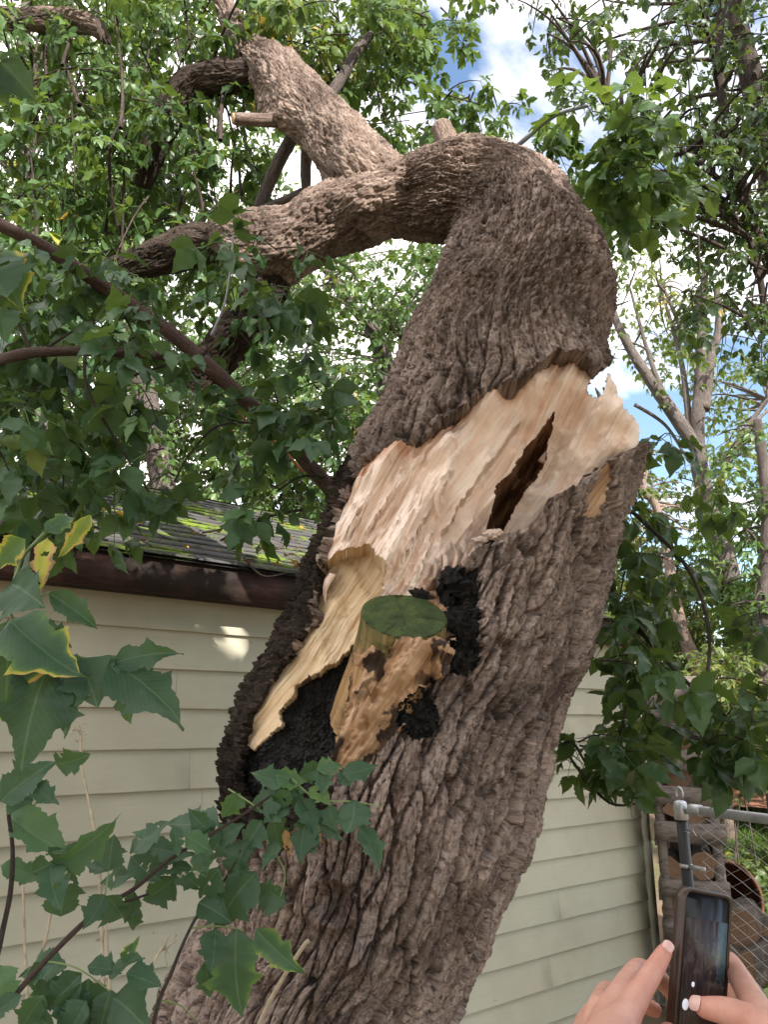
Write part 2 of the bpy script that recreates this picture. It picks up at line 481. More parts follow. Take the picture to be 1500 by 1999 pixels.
C_WOOD = [(715,910,.01),(770,885,.005),(850,850,.02),(960,765,.025),(1060,722,.025),(1120,700,.035),(1160,720,.04),(660,1040,.03),(700,1000,.05),(760,990,.075),(860,920,.085),(940,850,.10),
          (1010,790,.125),(1075,745,.15),(900,1000,.13),(960,940,.155),(1000,870,.175),(1060,790,.205),(940,1040,.17),(975,1010,.215),(1000,1010,.28),(1045,930,.29),(1090,860,.28),
          (1110,800,.25),(1140,760,.20),(1030,1020,.25),(1080,950,.245),(1130,890,.22),(1170,830,.14),(1205,840,.03),(1195,890,.08),(1160,905,.14),(1195,770,.0),(1222,790,-.03),(1240,815,-.03),(1245,840,-.03),(1232,862,-.02),(1205,745,-.03),(1192,728,-.02),
          (660,1080,.035),(725,1050,.04),(745,1100,.055),(750,1150,.07),(800,1140,.085),(850,1080,.12),(870,1110,.14),(900,1080,.17),(930,1060,.18)]
C_STRIP = [(650,1090,.10),(710,1070,.16),(740,1120,.16),(680,1130,.12),(640,1180,.075),(700,1180,.13),(670,1250,.11),(600,1250,.05),(600,1310,.075),(540,1350,.05),(510,1420,.05),(480,1455,.045)]
C_ROT = [(690,1260,.17),(650,1300,.16),(600,1350,.13),(640,1400,.16),(570,1420,.10),(610,1480,.12),(520,1480,.06),(560,1560,.04),(640,1500,.06)]
C_OLD = [(706,1195,.06),(760,1170,.10),(810,1160,.11),(870,1130,.11),(700,1250,.01),(690,1320,.0),(680,1380,.02),(660,1480,.035),(740,1230,.03),(790,1225,.06),(850,1225,.06),(730,1275,-.10),(790,1272,-.165),(845,1272,-.13),(720,1330,-.07),(790,1315,-.13),(845,1312,-.08),(830,1345,-.01),(740,1440,.01),(700,1495,.02),(740,1380,-.03)]

def shepard(x, y, ctrl):
    c = np.array(ctrl, float)
    w = 1.0 / ((x[..., None] - c[:, 0])**2 + (y[..., None] - c[:, 1])**2 + 12.0**2)**1.6
    return (w * c[:, 2]).sum(-1) / w.sum(-1)

pos, out, Dv, th, arc, hl, ts = ring_tube(TRUNK, 2.0, 470, 110, fade=.30)
nr, nc = pos.shape[:2]
PX, PY = proj(pos)
front = (np.sin(th) > -0.02)[None, :] & np.ones((nr, 1), bool)
U = th[None, :] * 0.38 + np.zeros((nr, 1)); V = arc[:, None] + np.zeros((1, nc))

# bark relief -------------------------------------------------------
wu = U + 0.018 * perlin(U * 6, V * 3.5, 1.0) + 0.005 * perlin(U * 24, V * 12, 4.0) + 0.03 * V
wv = V + 0.03 * perlin(U * 7, V * 5, 2.0)
f1, f2, pid = worley(wu / 0.036, wv / 0.25, 1)
g1, g2, pid2 = worley(wu / 0.034 + 5, wv / 0.075 + 3, 2)
low = fbm(U * 5, V * 3, 9.0, 3)
fine = fbm(U * 60, V * 26, 3.0, 4)
def terrace(n, k):
    q = n * k; return (np.floor(q) + smooth(0.0, 0.22, q - np.floor(q))) / k
plates = terrace(fbm(wu * 26, wv * 5.5, 8.0, 3), 3.2)
scales = terrace(fbm(wu * 55, wv * 20, 18.0, 3), 3.0)
edge_n = 0.10 * fbm(U * 90, V * 40, 13.0, 2)
furrow = smooth(0.02, 0.16, f2 - f1 + edge_n) * (0.55 + 0.45 * pid)
crossc = smooth(0.02, 0.11, g2 - g1 + edge_n)
h_low = 0.046 * furrow + 0.010 * crossc * furrow + 0.013 * plates + 0.006 * scales + 0.006 * fine + 0.020 * low - 0.042
# scaly, pocked bark of the upper trunk
su = U + 0.010 * perlin(U * 14, V * 14, 21.0); sv = V + 0.010 * perlin(U * 14, V * 14, 25.0)
s1, s2, sid = worley(su / 0.026 + 0.25 * V / 0.03, sv / 0.040, 3)
pk = smooth(0.62, 0.82, perlin(su * 36 + 0.6 * perlin(U * 60, V * 60, 5), sv * 70, 31.0) + 0.5)
h_up = 0.010 * smooth(0.02, 0.22, s2 - s1 + edge_n) * (0.3 + 0.7 * sid) - 0.013 * pk * smooth(-.1, .3, perlin(U * 9, V * 9, 44.0)) + 0.011 * terrace(fbm(wu * 34, wv * 13, 14.0, 3), 3.0) + 0.007 * fine + 0.018 * low - 0.010
upk = smooth(17.0, 23.0, ts)[:, None]
bark_h = h_low * (1 - upk) + h_up * upk
plate = pid * (1 - upk) + sid * upk

# wound ------------------------------------------------------------
jx = PX + 5.0 * fbm(PX / 22, PY / 22, 2.0, 4); jy = PY + 5.0 * fbm(PX / 22, PY / 22, 12.0, 4)
# split along the grain: the cut edge frays in the grain direction
ga, gb = 0.54, -0.84
bcoord = PX * 0.84 + PY * 0.54; acoord = PX * ga + PY * gb
fray = (7.0 * perlin(bcoord / 13, acoord / 160, 3.3) + 4.0 * perlin(bcoord / 4.5, acoord / 90, 5.3)) * smooth(-.25, .45, perlin(PX / 70, PY / 70, 17.0) + .12)
fx, fy = jx + fray * ga, jy + fray * gb
mat = np.zeros((nr, nc), int); rec = np.zeros((nr, nc)); dirt = np.zeros((nr, nc))
win = front & (PX > 380) & (PX < 1290) & (PY > 640) & (PY < 1640)
ix = np.nonzero(win)
X, Y_ = jx[ix], jy[ix]; FX, FY = fx[ix], fy[ix]
lowq = smooth(0, 60, PY[ix] - (1010 - 0.15 * (PX[ix] - 700))) * smooth(960, 900, PX[ix]); FX = X + (FX - X) * lowq; FY = Y_ + (FY - Y_) * lowq; QX, QY = PX[ix], PY[ix]
B, A = bcoord[ix], acoord[ix]
Bw = B + 22 * perlin(A / 230, B / 180, 7.0) + 6 * perlin(A / 70, B / 60, 9.0)
m = np.zeros(len(X), int); r = np.zeros(len(X)); dd = np.zeros(len(X))
dw = poly_dist(X, Y_, WOOD)
# bark near the torn edge lifts and curls
lift = np.where(~in_poly(X, Y_, WOOD), 0.014 * np.exp(-dw / 14) * (1 + 0.7 * perlin(QX / 12, QY / 12, 5)), 0)

def facet(period, k):
    q = Bw / period + k
    fr = q - np.floor(q)
    return np.where(fr < 0.8, fr / 0.8, (1 - fr) / 0.2) * (0.35 + 0.9 * _gr[np.floor(q).astype(int) & 255, 0]**2)
grain = fbm(Bw / 15, A / 210, 5.0, 4)
graf = fbm(Bw / 4.0, A / 60, 6.0, 3)

k = in_poly(FX, FY, OLD)
gn = fbm(QX / 46, QY / 46, 41.0, 4)
swirl = np.sin(Bw / 9.0 + 3.5 * gn)
r = np.where(k, shepard(X, Y_, C_OLD) - 0.018 * gn - 0.010 * swirl - 0.008 * grain - .012 * terrace(fbm(Bw / 26, A / 90, 23.0, 2), 2.5), r); m[k] = 2
vein_ = smooth(.25, .75, np.sin(Bw / 13 + 2.2 * gn + .5 * perlin(QX / 14, QY / 14, 2)) - .25 * smooth(1300, 1240, QY))
dd = np.where(k, 0.02 + 0.75 * vein_ * smooth(-.25, .3, perlin(QX / 60, QY / 60, 60.0) + .15), dd)
k = in_poly(X, Y_, ROT)
c1, c2, cid = worley(QX / 9 + perlin(QX / 30, QY / 30, 2), QY / 8, 5)
r = np.where(k, shepard(X, Y_, C_ROT) - 0.022 * smooth(0, .5, c2 - c1) * cid - 0.02 * fbm(QX / 30, QY / 30, 3.0, 3), r); m[k] = 3
k = in_poly(FX, FY, STRIP)
r = np.where(k, shepard(X, Y_, C_STRIP) - 0.006 * grain - 0.003 * graf - 0.014 * facet(52, .3), r); m[k] = 5
ds = poly_dist(X, Y_, STRIP)
dd = np.where(k, 0.05 + 0.35 * np.exp(-ds / 12), dd)
k = in_poly(FX, FY, WOOD)
right = smooth(985, 1020, QX + 0.52 * (QY - 980))                  # the smooth hollow shell on the right
chip = fbm(QX / 30, QY / 24, 71.0, 4) * smooth(1040, 1100, QY + 0.25 * (QX - 850))
def crease(line):
    # a sharp step along a tear line: full height on its left, falling away from it
    d = np.full(QX.shape, 1e9); sd = np.zeros(QX.shape)
    for (x0, y0), (x1, y1) in zip(line[:-1], line[1:]):
        bx_, by_ = x1 - x0, y1 - y0
        t_ = np.clip(((X - x0) * bx_ + (Y_ - y0) * by_) / (bx_**2 + by_**2), 0, 1)
        q_ = np.hypot(X - x0 - t_ * bx_, Y_ - y0 - t_ * by_); c_ = np.sign((X - x0) * by_ - (Y_ - y0) * bx_)
        sd = np.where(q_ < d, c_, sd); d = np.minimum(d, q_)
    ends = np.minimum(np.hypot(X - line[0][0], Y_ - line[0][1]), np.hypot(X - line[-1][0], Y_ - line[-1][1]))
    return np.where(sd < 0, 1.0, 0.0) * np.exp(-d / 42) * smooth(0, 50, ends)
CREASES = [([(1058,748),(1010,815),(960,880),(905,960),(872,1020),(858,1060)], .050), ([(905,880),(862,950),(815,1030),(772,1120)], .042), ([(800,920),(745,990),(700,1060)], .034), ([(950,930),(935,985),(918,1040)], .03), ([(860,985),(840,1060),(812,1140)], .03), ([(730,960),(690,1020),(665,1070)], .026), ([(1010,900),(985,960),(955,1020)], .03)]
crs = sum(h_ * crease(l_) for l_, h_ in CREASES)
plank = smooth(1226, 1238, B) * smooth(1325, 1300, B) * smooth(1060, 1010, QY)     # one broad smooth split face
layer = terrace(fbm(Bw / 46, A / 300, 15.0, 3), 3.0); layer2 = terrace(fbm(Bw / 17, A / 130, 19.0, 2), 2.6)
r = np.where(k, 0.022 + shepard(X, Y_, C_WOOD) - (0.75 + .6 * smooth(940, 760, QX + .4 * (980 - QY))) * (0.006 * grain + 0.004 * graf + 0.036 * layer + 0.013 * layer2 + 0.022 * facet(96, .1)) * (1 - 0.8 * right) * (1 - .82 * plank) + .02 * plank - 0.028 * np.maximum(chip, 0) - 1.3 * crs, r); m[k] = 1
e = np.exp(-dw / np.where((QX < 860) & (QY < 960), 34, 18)) * np.where((QY < 930) & (QX < 1180), 1.15, 0.6) * np.where((QX < 800) & (QY < 960), 1.4, 1.0)
dd = np.where(k, 0.02 + 0.62 * e + 0.35 * smooth(1050, 1150, QY) * (QX > 820) + 0.15 * np.exp(-poly_dist(X, Y_, CRACK) / 10), dd)
k = in_poly(FX, FY, CRACK)
dc = poly_dist(X, Y_, CRACK)
cr1, cr2, crid = worley(Bw / 14, A / 45, 6)
r = np.where(k, np.maximum(r, .22) + 0.16 * smooth(0, 16, dc) + 0.10 * crid - 0.03, r); m[k] = 4
k = in_poly(FX, FY, TONGUE) & (m != 1)
r = np.where(k, 0.018 - 0.006 * grain, r); m[k] = 7; dd = np.where(k, 0.15, dd)
for bp in (BURN, BURN2):
    k = in_poly(X + 14 * fbm(QX / 18, QY / 18, 31.0, 3), Y_ + 14 * fbm(QX / 18, QY / 18, 37.0, 3), bp) & (m != 1)
    r = np.where(k, np.maximum(r, 0.02) - 0.030 * smooth(0, .5, c2 - c1) * cid - 0.03 * fbm(QX / 24, QY / 24, 13.0, 3), r); m[k] = 3
mat[ix] = m; rec[ix] = r; dirt[ix] = dd
# wet black bark band left of the strip and around the rot
LEFTB = [(648,1040),(660,1000),(700,900),(690,880),(640,960),(560,1150),(450,1380),(420,1480),(400,1600),(425,1660),(470,1640),(510,1700),(560,1640),(640,1560),(640,1500),(500,1460),(480,1450),(520,1340),(600,1225),(622,1130)]
darkm = np.zeros((nr, nc), bool)
darkm[ix] = (in_poly(X, Y_, LEFTB) | (poly_dist(X, Y_, LEFTB) < 45 * perlin(QX / 34, QY / 34, 3))) & (m == 0)
bark_h[ix] += lift
hb, hb2, hid = worley(U / .022 + .3 * perlin(U * 60, V * 60, 1), V / .026, 9)
crumb = 0.018 * smooth(0, .3, hb2 - hb) * hid + .016 * fbm(U * 22, V * 22, 6.0, 4) + .010 * terrace(fbm(U * 40, V * 30, 16.0, 3), 3.0)
bark_h = np.where(darkm, bark_h * 0.5 + crumb, bark_h)
mat = np.where(darkm, 6, mat)

isb = (mat == 0) | (mat == 6)
final = pos + out * np.where(isb, bark_h, 0)[..., None] - Dv[:, None] * rec[..., None]
# old branch knot low on the trunk, and a burl
bx, by = proj(final)
kn = np.exp(-((bx - 650)**2 + (by - 1760)**2) / 40**2) * front
ring = np.exp(-((np.hypot(bx - 650, by - 1760) - 44) / 16)**2) * front
final = final + out * (0.045 * ring - 0.05 * kn + 0.05 * np.exp(-((bx - 690)**2 + (by - 1870)**2) / 42**2) * front)[..., None]
grain_dir = np.stack([acoord / 420.0, (bcoord + 22 * perlin(acoord / 230, bcoord / 180, 7.0)) / 420.0, np.zeros_like(acoord)], -1)
faces = grid_faces(nr, nc)
fm = mat.ravel()[faces]
fmat = np.where((fm == 0).any(1), 0, np.where((fm == 6).any(1), 6, fm.max(1)))
_dx, _dy = proj(final); cx, cy = _dx.ravel()[faces].mean(1), _dy.ravel()[faces].mean(1)
keep = ~in_poly(cx + 2 * perlin(cx / 5, cy / 5), cy, HOLE)
CUT = [(1190,721),(1206,764),(1220,794),(1236,814),(1262,838),(1320,838),(1320,690),(1193,700)]
keep &= ~in_poly(cx + 9 * perlin(cx / 8, cy / 22, 3) + 4 * perlin(cx / 3, cy / 9, 5), cy + 10 * perlin(cx / 6, cy / 30, 9), CUT)
allv = final.reshape(-1, 3)
A_BK = np.stack([U, V, 0 * U], -1).reshape(-1, 3); A_FB = grain_dir.reshape(-1, 3)
A_D = dirt.ravel(); A_P = plate.ravel()
for mid, pname, pm, plabel in ((0, "trunk", M_BARK, None), (6, "wet_bark", M_DARKBARK, "black crumbling bark along the torn edge"), (1, "torn_wood", M_TORN, "pale freshly torn wood"),
                       (5, "torn_strip", M_STRIP, "long yellowish strip of torn wood"), (2, "weathered_wood", M_OLD, "orange brown weathered wood below the stub"),
                       (7, "bare_tongue", M_OLD, "bare brown tongue of wood below the pale shell"), (3, "rotten_wood", M_ROT, "black rotten wood"), (4, "heart_crack", M_CRACK, "dark split in the heartwood")):
    f = faces[keep & (fmat == mid)]
    used, inv = np.unique(f, return_inverse=True)
    me = raw_mesh(pname, allv[used], [inv.reshape(-1, 4)], {'bk': A_BK[used], 'fib': A_FB[used], 'dirt': A_D[used], 'rnd': A_P[used]})
    o = link(pname, me, pm, tree)
    if plabel: o['label'] = plabel

# limbs ------------------------------------------------------------
def limb(name, secs, step, nf, nb, amp=1.0, mat_=None, label=None, collar=None):
    pos, out, Dv, th, arc, hl, ts = ring_tube(secs, step, nf, nb, 0.95, .26)
    nr, nc = pos.shape[:2]
    U = th[None] * 0.14 + np.zeros((nr, 1)); V = arc[:, None] + np.zeros((1, nc)) + 7.7
    su = U + 0.012 * perlin(U * 14, V * 14, 21.0); sv = V + 0.012 * perlin(U * 14, V * 14, 25.0)
    s1, s2, sid = worley(su / 0.022 + .3 * V / .03, sv / 0.050, 3)
    pk = smooth(0.62, 0.82, perlin(su * 40, sv * 56, 31.0) + 0.5)
    h = 0.0055 * smooth(0.02, 0.3, s2 - s1 + .1 * perlin(U * 90, V * 60, 3)) * (0.3 + 0.7 * sid) - 0.010 * pk * smooth(-.1, .3, perlin(U * 9, V * 9, 44.0)) + 0.007 * terrace(fbm(su * 44, sv * 15, 14.0, 3), 3.0) + 0.004 * fbm(U * 90, V * 50, 4.0, 3) + 0.022 * fbm(U * 7, V * 5, 4.0, 2)
    p = pos + out * (h * amp)[..., None]
    if collar is not None:
        x, y = proj(p)
        p = p + out * (collar[3] * np.exp(-((x - collar[0])**2 + (y - collar[1])**2) / collar[2]**2))[..., None]
    v = p.reshape(-1, 3); f = grid_faces(nr, nc)
    v = np.concatenate([v, p[-1].mean(0)[None], p[0].mean(0)[None]])
    j = np.arange(nc); b = (nr - 1) * nc
    tri = np.concatenate([np.stack([np.full(nc, nr * nc), b + j, b + (j + 1) % nc], -1), np.stack([np.full(nc, nr * nc + 1), (j + 1) % nc, j], -1)])
    bk = np.concatenate([np.stack([U, V, 0 * U], -1).reshape(-1, 3), [[0, 0, 0], [0, 0, 0]]])
    me = raw_mesh(name, v, [f, tri], {'bk': bk, 'rnd': np.concatenate([sid.ravel(), [0.5, .5]])})
    o = link(name, me, mat_ or M_LIMB, tree)
    if label: o['label'] = label
    return o

limb("limb", [(775,448,828,320,2.665),(712,424,796,317,2.685),(655,385,765,303,2.71),(630,345,733,274,2.74),(606,305,700,235,2.79),(582,272,664,203,2.84),(545,236,630,168,2.9),
              (515,198,602,138,2.96),(492,160,572,114,3.02),(474,132,532,98,3.08),(458,100,505,78,3.14),(440,60,478,45,3.2),(420,10,450,0,3.28)], 2.2, 150, 60, collar=(520,225,34,0.05))
M_SHADELIMB = m_bark("shaded_limb_bark", (0.030, 0.022, 0.019), (0.070, 0.052, 0.043), (0.14, 0.108, 0.09), 0.1)  # darkened limb bark: the shade on these limbs is put into the colour
limb("limb", [(812,452,852,310,2.655),(765,456,796,316,2.675),(715,465,738,338,2.70),(676,477,672,358,2.73),(632,500,615,384,2.76),(592,527,572,410,2.79),(548,552,525,420,2.82),(502,556,475,424,2.86),
              (462,528,440,430,2.89),(432,508,420,446,2.92)], 2.2, 150, 60)
limb("limb", [(470,522,455,440,2.87),(440,512,425,440,2.9),(400,508,385,440,2.95),(330,528,312,470,3.0),(255,545,245,498,3.05),(190,560,185,525,3.1)], 2.6, 90, 50, .8, M_SHADELIMB, "limb coloured as shaded, running on to the left")
limb("limb", [(500,470,590,460,2.81),(482,540,570,545,2.84),(455,590,540,610,2.88),(425,640,500,665,2.92),(390,690,455,720,2.97),(350,745,405,780,3.02)], 2.6, 90, 50, 1.0, M_SHADELIMB, "limb coloured as shaded, dropping behind the leaves")
limb("limb", [(520,105,535,165,3.04),(470,118,480,175,3.08),(420,125,425,180,3.12),(365,140,395,185,3.16),(320,190,372,215,3.2),(295,240,345,260,3.25),(278,300,318,310,3.3),(262,360,292,368,3.36)], 2.8, 80, 40, 0.8, M_SHADELIMB, "limb coloured as shaded, hanging from the top")
limb("limb", [(200,85,200,35,3.3),(150,62,155,22,3.35),(100,60,100,22,3.4),(40,55,40,22,3.45),(-40,50,-40,20,3.5)], 3, 60, 30, 0.8)

def branch(name, pix, r0, r1, mat_=None, label=None, parent=None, n=None, sides=10, lump=0.08):
    w = path(pix, n)
    rr = np.linspace(r0, r1, len(w)) * (1 + lump * perlin(np.linspace(0, len(pix) * 2.3, len(w)), 0.3, pix[0][0] * 0.013))
    v, f, tri = tube_arrays(w, rr, sides)
    arc = np.concatenate([[0], np.cumsum(np.linalg.norm(np.diff(w, axis=0), axis=1))])
    bk = np.concatenate([np.stack([np.tile(np.arange(sides) * 0.03, len(w)), np.repeat(arc, sides), np.zeros(sides * len(w))], -1), [[0, 0, 0], [0, 0, 0]]])
    me = raw_mesh(name, v, [f, tri], {'bk': bk, 'rnd': np.full(len(v), 0.5)})
    o = link(name, me, mat_ or M_LIMB, parent)
    if label: o['label'] = label
    return o
M_GREYBR = m_bark("grey_branch_bark", (0.055, 0.045, 0.042), (0.13, 0.105, 0.095), (0.23, 0.20, 0.185), 0.3)
M_SMOOTHBR = m_bark("smooth_branch_bark", (0.095, 0.060, 0.052), (0.15, 0.10, 0.088), (0.20, 0.145, 0.13), 0.2)
branch("branch", [(725,68,3.25),(700,95,3.22),(668,150,3.17),(640,195,3.1),(610,240,3.0)], .022, .034, M_GREYBR, "grey dead branch with a sawn end", tree)
branch("branch", [(570,270,3.02),(545,315,3.05),(520,370,3.1),(500,420,3.12)], .032, .03, M_GREYBR, None, tree)
branch("branch", [(600,290,3.0),(597,330,3.05),(598,375,3.1)], .03, .022, M_GREYBR, None, tree)
branch("branch", [(590,375,3.0),(545,395,3.05),(500,412,3.12)], .02, .016, M_GREYBR, None, tree)

# sawn limb and sawn twig stub: bark sleeve plus pale cut end
M_CUT = m_plain("sawn_wood", (0.46, 0.31, 0.19), 0.8, 0.2, 0.35, 40, 0.3)
def sawn(name, p0, p1, r0, r1, label):
    b = branch(name, [p0, tuple((np.array(p0) + np.array(p1)) / 2), p1], r0, r1, M_LIMB, label, tree, 9, 18, 0.05)
    a, c = P(*p0), P(*p1)
    d = nrm(c - a)
    e = MB(); e.tube([c - d * 0.004, c + d * 0.006, c + d * 0.008], [r1 * .93, r1 * .9, r1 * .84], 18)
    e.build("cut_face", M_CUT, b)
sawn("sawn_limb", (540,236,2.86), (457,232,2.80), .030, .026, "short sawn limb pointing left")
sawn("sawn_stub", (892,318,2.58), (862,248,2.60), .056, .042, "small sawn stub on top of the arched limb")

# the sawn stub with the green top
SN = nrm([0.10, -0.60, 0.79]); SCN = P(788, 1204, 1.985)
sx = nrm(np.cross(SN, [0, 0, 1.0])); sx = sx * np.sign(sx[0]); sy = np.cross(SN, sx)
n_, R_ = 140, 0.113
th_ = np.arange(n_) * 2 * math.pi / n_
rv = R_ * (1 + 0.05 * perlin(np.cos(th_) * 1.6, np.sin(th_) * 1.6, 2.2) + 0.018 * perlin(np.cos(th_) * 9, np.sin(th_) * 9, 6.2))
rings = []
for t_, sc_ in ((0.004, 0.985), (-0.004, 1.0), (-0.04, 1.01), (-0.08, 1.05), (-0.14, 1.14), (-0.21, 1.28), (-0.32, 1.5)):
    rr_ = rv * (1 + (sc_ - 1) * np.clip(.25 - .9 * np.cos(th_), 0.05, 1)) + 0.004 * perlin(np.cos(th_) * 14, np.sin(th_) * 14, t_ * 3)
    rings.append(SCN + np.cos(th_)[:, None] * sx * rr_[:, None] + np.sin(th_)[:, None] * sy * rr_[:, None] + SN * t_)
sv_ = np.concatenate(rings)
sf_ = []
for i in range(len(rings) - 1):
    j = np.arange(n_); sf_.append(np.stack([i * n_ + j, i * n_ + (j + 1) % n_, (i + 1) * n_ + (j + 1) % n_, (i + 1) * n_ + j], -1))
def m_stub():
    t = NT("stub_wood"); fb = t.attr('fib', True)
    n1 = t.noise(t.scaled(fb, (42, 3.0, 1)), 1, 6, 0.6); n2 = t.noise(t.scaled(fb, (5, 9, 1)), 1, 5, 0.6)
    col = t.ramp(n1, [(0.3, (0.16, 0.085, 0.035)), (0.55, (0.40, 0.25, 0.12)), (0.75, (0.50, 0.36, 0.2))])
    col = t.mix(t.ramp(n2, [(0.48, (0, 0, 0)), (0.62, (0.95,) * 3)]), col, (0.025, 0.02, 0.014))
    col = t.mix(t.ramp(t.attr('dirt'), [(0.3, (0, 0, 0)), (1.0, (0.85,) * 3)]), col, (0.05, 0.075, 0.02))
    return t.pbr(col, 0.8, 0.2, t.bump(n1, 0.6, 0.004))
fib_ = np.concatenate([np.stack([th_ / 6.28, np.full(n_, q), np.zeros(n_)], -1) for q in (0, .01, .06, .11, .18, .25, .33)])
green_ = np.concatenate([np.full(n_, g) * (0.7 + 0.4 * np.clip(perlin(np.cos(th_) * 4, np.sin(th_) * 4, 1.) + .5, 0, 1.2)) for g in (1, 1, .9, .6, .25, 0, 0)])
stub = link("branch_stub", raw_mesh("branch_stub", sv_, [np.concatenate(sf_)], {'fib': fib_, 'dirt': green_}), m_stub(), tree)
stub['label'] = "thick sawn branch stub"
def m_algae():
    t = NT("green_algae"); fb = t.attr('fib', True)
    n1 = t.noise(t.coord('Object'), 22, 7, 0.65); n2 = t.noise(t.scaled(fb, (30, 1.0, 1)), 1, 4, 0.6); n3 = t.noise(t.scaled(fb, (1.2, 26, 1)), 1, 3, 0.5)
    col = t.ramp(n1, [(0.3, (0.020, 0.028, 0.012)), (0.5, (0.048, 0.068, 0.022)), (0.72, (0.095, 0.115, 0.042))])
    col = t.mix(t.ramp(n2, [(0.32, (0.9,) * 3), (0.43, (0, 0, 0))]), col, (0.012, 0.018, 0.008))
    col = t.mix(t.ramp(n3, [(0.4, (0.3,) * 3), (0.6, (0, 0, 0))]), col, (0.02, 0.035, 0.012))
    return t.pbr(col, 0.85, 0.2, t.bump(t.math('ADD', n2, n1), 0.5, 0.004))
nrad = 26
tv, tfb = [], []
for q in range(nrad):
    rq = (q + 0.001) / (nrad - 1)
    ck = -0.010 * np.maximum(0, perlin(th_ * 2.4, 0.7, 3.0) * 2.2 - 0.55) * rq + 0.0018 * perlin(np.cos(th_) * rq * 12, np.sin(th_) * rq * 12, 9.0) - 0.0012 * math.sin(rq * 60)
    tv.append(SCN + (np.cos(th_)[:, None] * sx + np.sin(th_)[:, None] * sy) * (rv * rq * 0.985)[:, None] + SN * (0.0045 + ck)[:, None])
    tfb.append(np.stack([th_ / 6.28, np.full(n_, rq), np.zeros(n_)], -1))
tf = []
for i in range(nrad - 1):
    j = np.arange(n_); tf.append(np.stack([i * n_ + j, (i + 1) * n_ + j, (i + 1) * n_ + (j + 1) % n_, i * n_ + (j + 1) % n_], -1))
o = link("cut_face", raw_mesh("cut_face", np.concatenate(tv), [np.concatenate(tf)], {'fib': np.concatenate(tfb)}), m_algae(), stub)
o['label'] = "green algae covered sawn face with radial cracks"

# splinters standing out of the torn wood
def splinter(p0, p1, w, thick=0.006, bend=0.012):
    a, b = P(*p0), P(*p1)
    n = 14; t = np.linspace(0, 1, n)
    d = nrm(b - a); side = nrm(np.cross(d, [0, -1.0, 0.15])); nn = np.cross(side, d)
    c = a + (b - a) * t[:, None] + side * (bend * np.sin(t * 3.1))[:, None] + nn * (0.3 * bend * np.sin(t * 5))[:, None]
    ww = w * (1 - t**1.6 * 0.92) * (1 + 0.25 * perlin(t * 7, p0[0] * .1)); tt = thick * (1 - 0.6 * t)
    v = np.concatenate([np.stack([c[i] - side * ww[i] + nn * tt[i], c[i] + side * ww[i] * .6 + nn * tt[i] * 1.3, c[i] + side * ww[i] - nn * tt[i], c[i] - side * ww[i] - nn * tt[i]]) for i in range(n)])
    f = np.array([[i * 4 + k, i * 4 + (k + 1) % 4, i * 4 + 4 + (k + 1) % 4, i * 4 + 4 + k] for i in range(n - 1) for k in range(4)] + [[0, 3, 2, 1], [n * 4 - 4, n * 4 - 3, n * 4 - 2, n * 4 - 1]])
    s = np.repeat(t, 4)
    fib = np.stack([s * np.linalg.norm(b - a) * 4, np.tile([0, .05, .1, .15], n) + p0[0], 0 * s], -1)
    link("splinter", raw_mesh("splinter", v, [f], {'fib': fib, 'dirt': 0.15 + 0.4 * (1 - s)}, False), M_TORN, tree)
for p0, p1, w in (((1086,862,2.34),(1106,768,2.32),.012), ((1062,905,2.33),(1120,800,2.38),.02), ((862,950,2.08),(860,1012,2.09),.010),
                  ((868,1120,2.14),(856,1062,2.16),.011), ((886,1112,2.15),(882,1058,2.17),.008), ((899,1108,2.16),(905,1060,2.19),.009), ((910,1092,2.18),(925,1056,2.2),.008),
                  ((846,1132,2.12),(838,1080,2.14),.008), ((1198,800,2.42),(1188,728,2.44),.016), ((1170,800,2.44),(1163,756,2.45),.014),
                  ((650,1120,2.2),(636,1180,2.22),.012), ((700,1010,2.12),(676,1090,2.2),.008)):
    splinter(p0, p1, w)
# chips of wood lodged at the foot of the split
def chip(p, r, mat_, sq=(1, .7, .8), name="wood_chip"):
    bm = bmesh.new(); bmesh.ops.create_icosphere(bm, subdivisions=4, radius=1.0)
    v = np.array([x.co for x in bm.verts]); f = np.array([[x.index for x in q.verts] for q in bm.faces]); bm.free()
    v = v * (1 + 0.55 * perlin(v[:, 0] * 1.3 + p[0], v[:, 1] * 1.3, v[:, 2] * 1.3)[:, None] + 0.40 * terrace(perlin(v[:, 0] * 3, v[:, 1] * 3 + p[1], v[:, 2] * 3), 2.0)[:, None] + .16 * perlin(v[:, 0] * 9, v[:, 1] * 9 + p[1], v[:, 2] * 9)[:, None])
    w = P(*p) + v * r * np.array(sq)
    link(name, raw_mesh(name, w, [f], {'fib': v * [.3, .3, 0], 'dirt': np.full(len(v), .25), 'bk': v * .1, 'rnd': np.full(len(v), .5)}, False), mat_, tree)
chip((964,1043,2.15), .024, M_TORN, (1, .7, .55)); chip((938,1054,2.15), .016, M_TORN, (1.3, .7, .5)); chip((905,1066,2.14), .012, M_TORN, (.6, .7, 1.3))
chip((884,1128,2.06), .032, M_ROT, name="rotten_lump"); chip((908,1145,2.07), .034, M_ROT, name="rotten_lump"); chip((905,1215,2.06), .05, M_ROT, name="rotten_lump"); chip((818,1163,2.08), .022, M_ROT, name="rotten_lump")
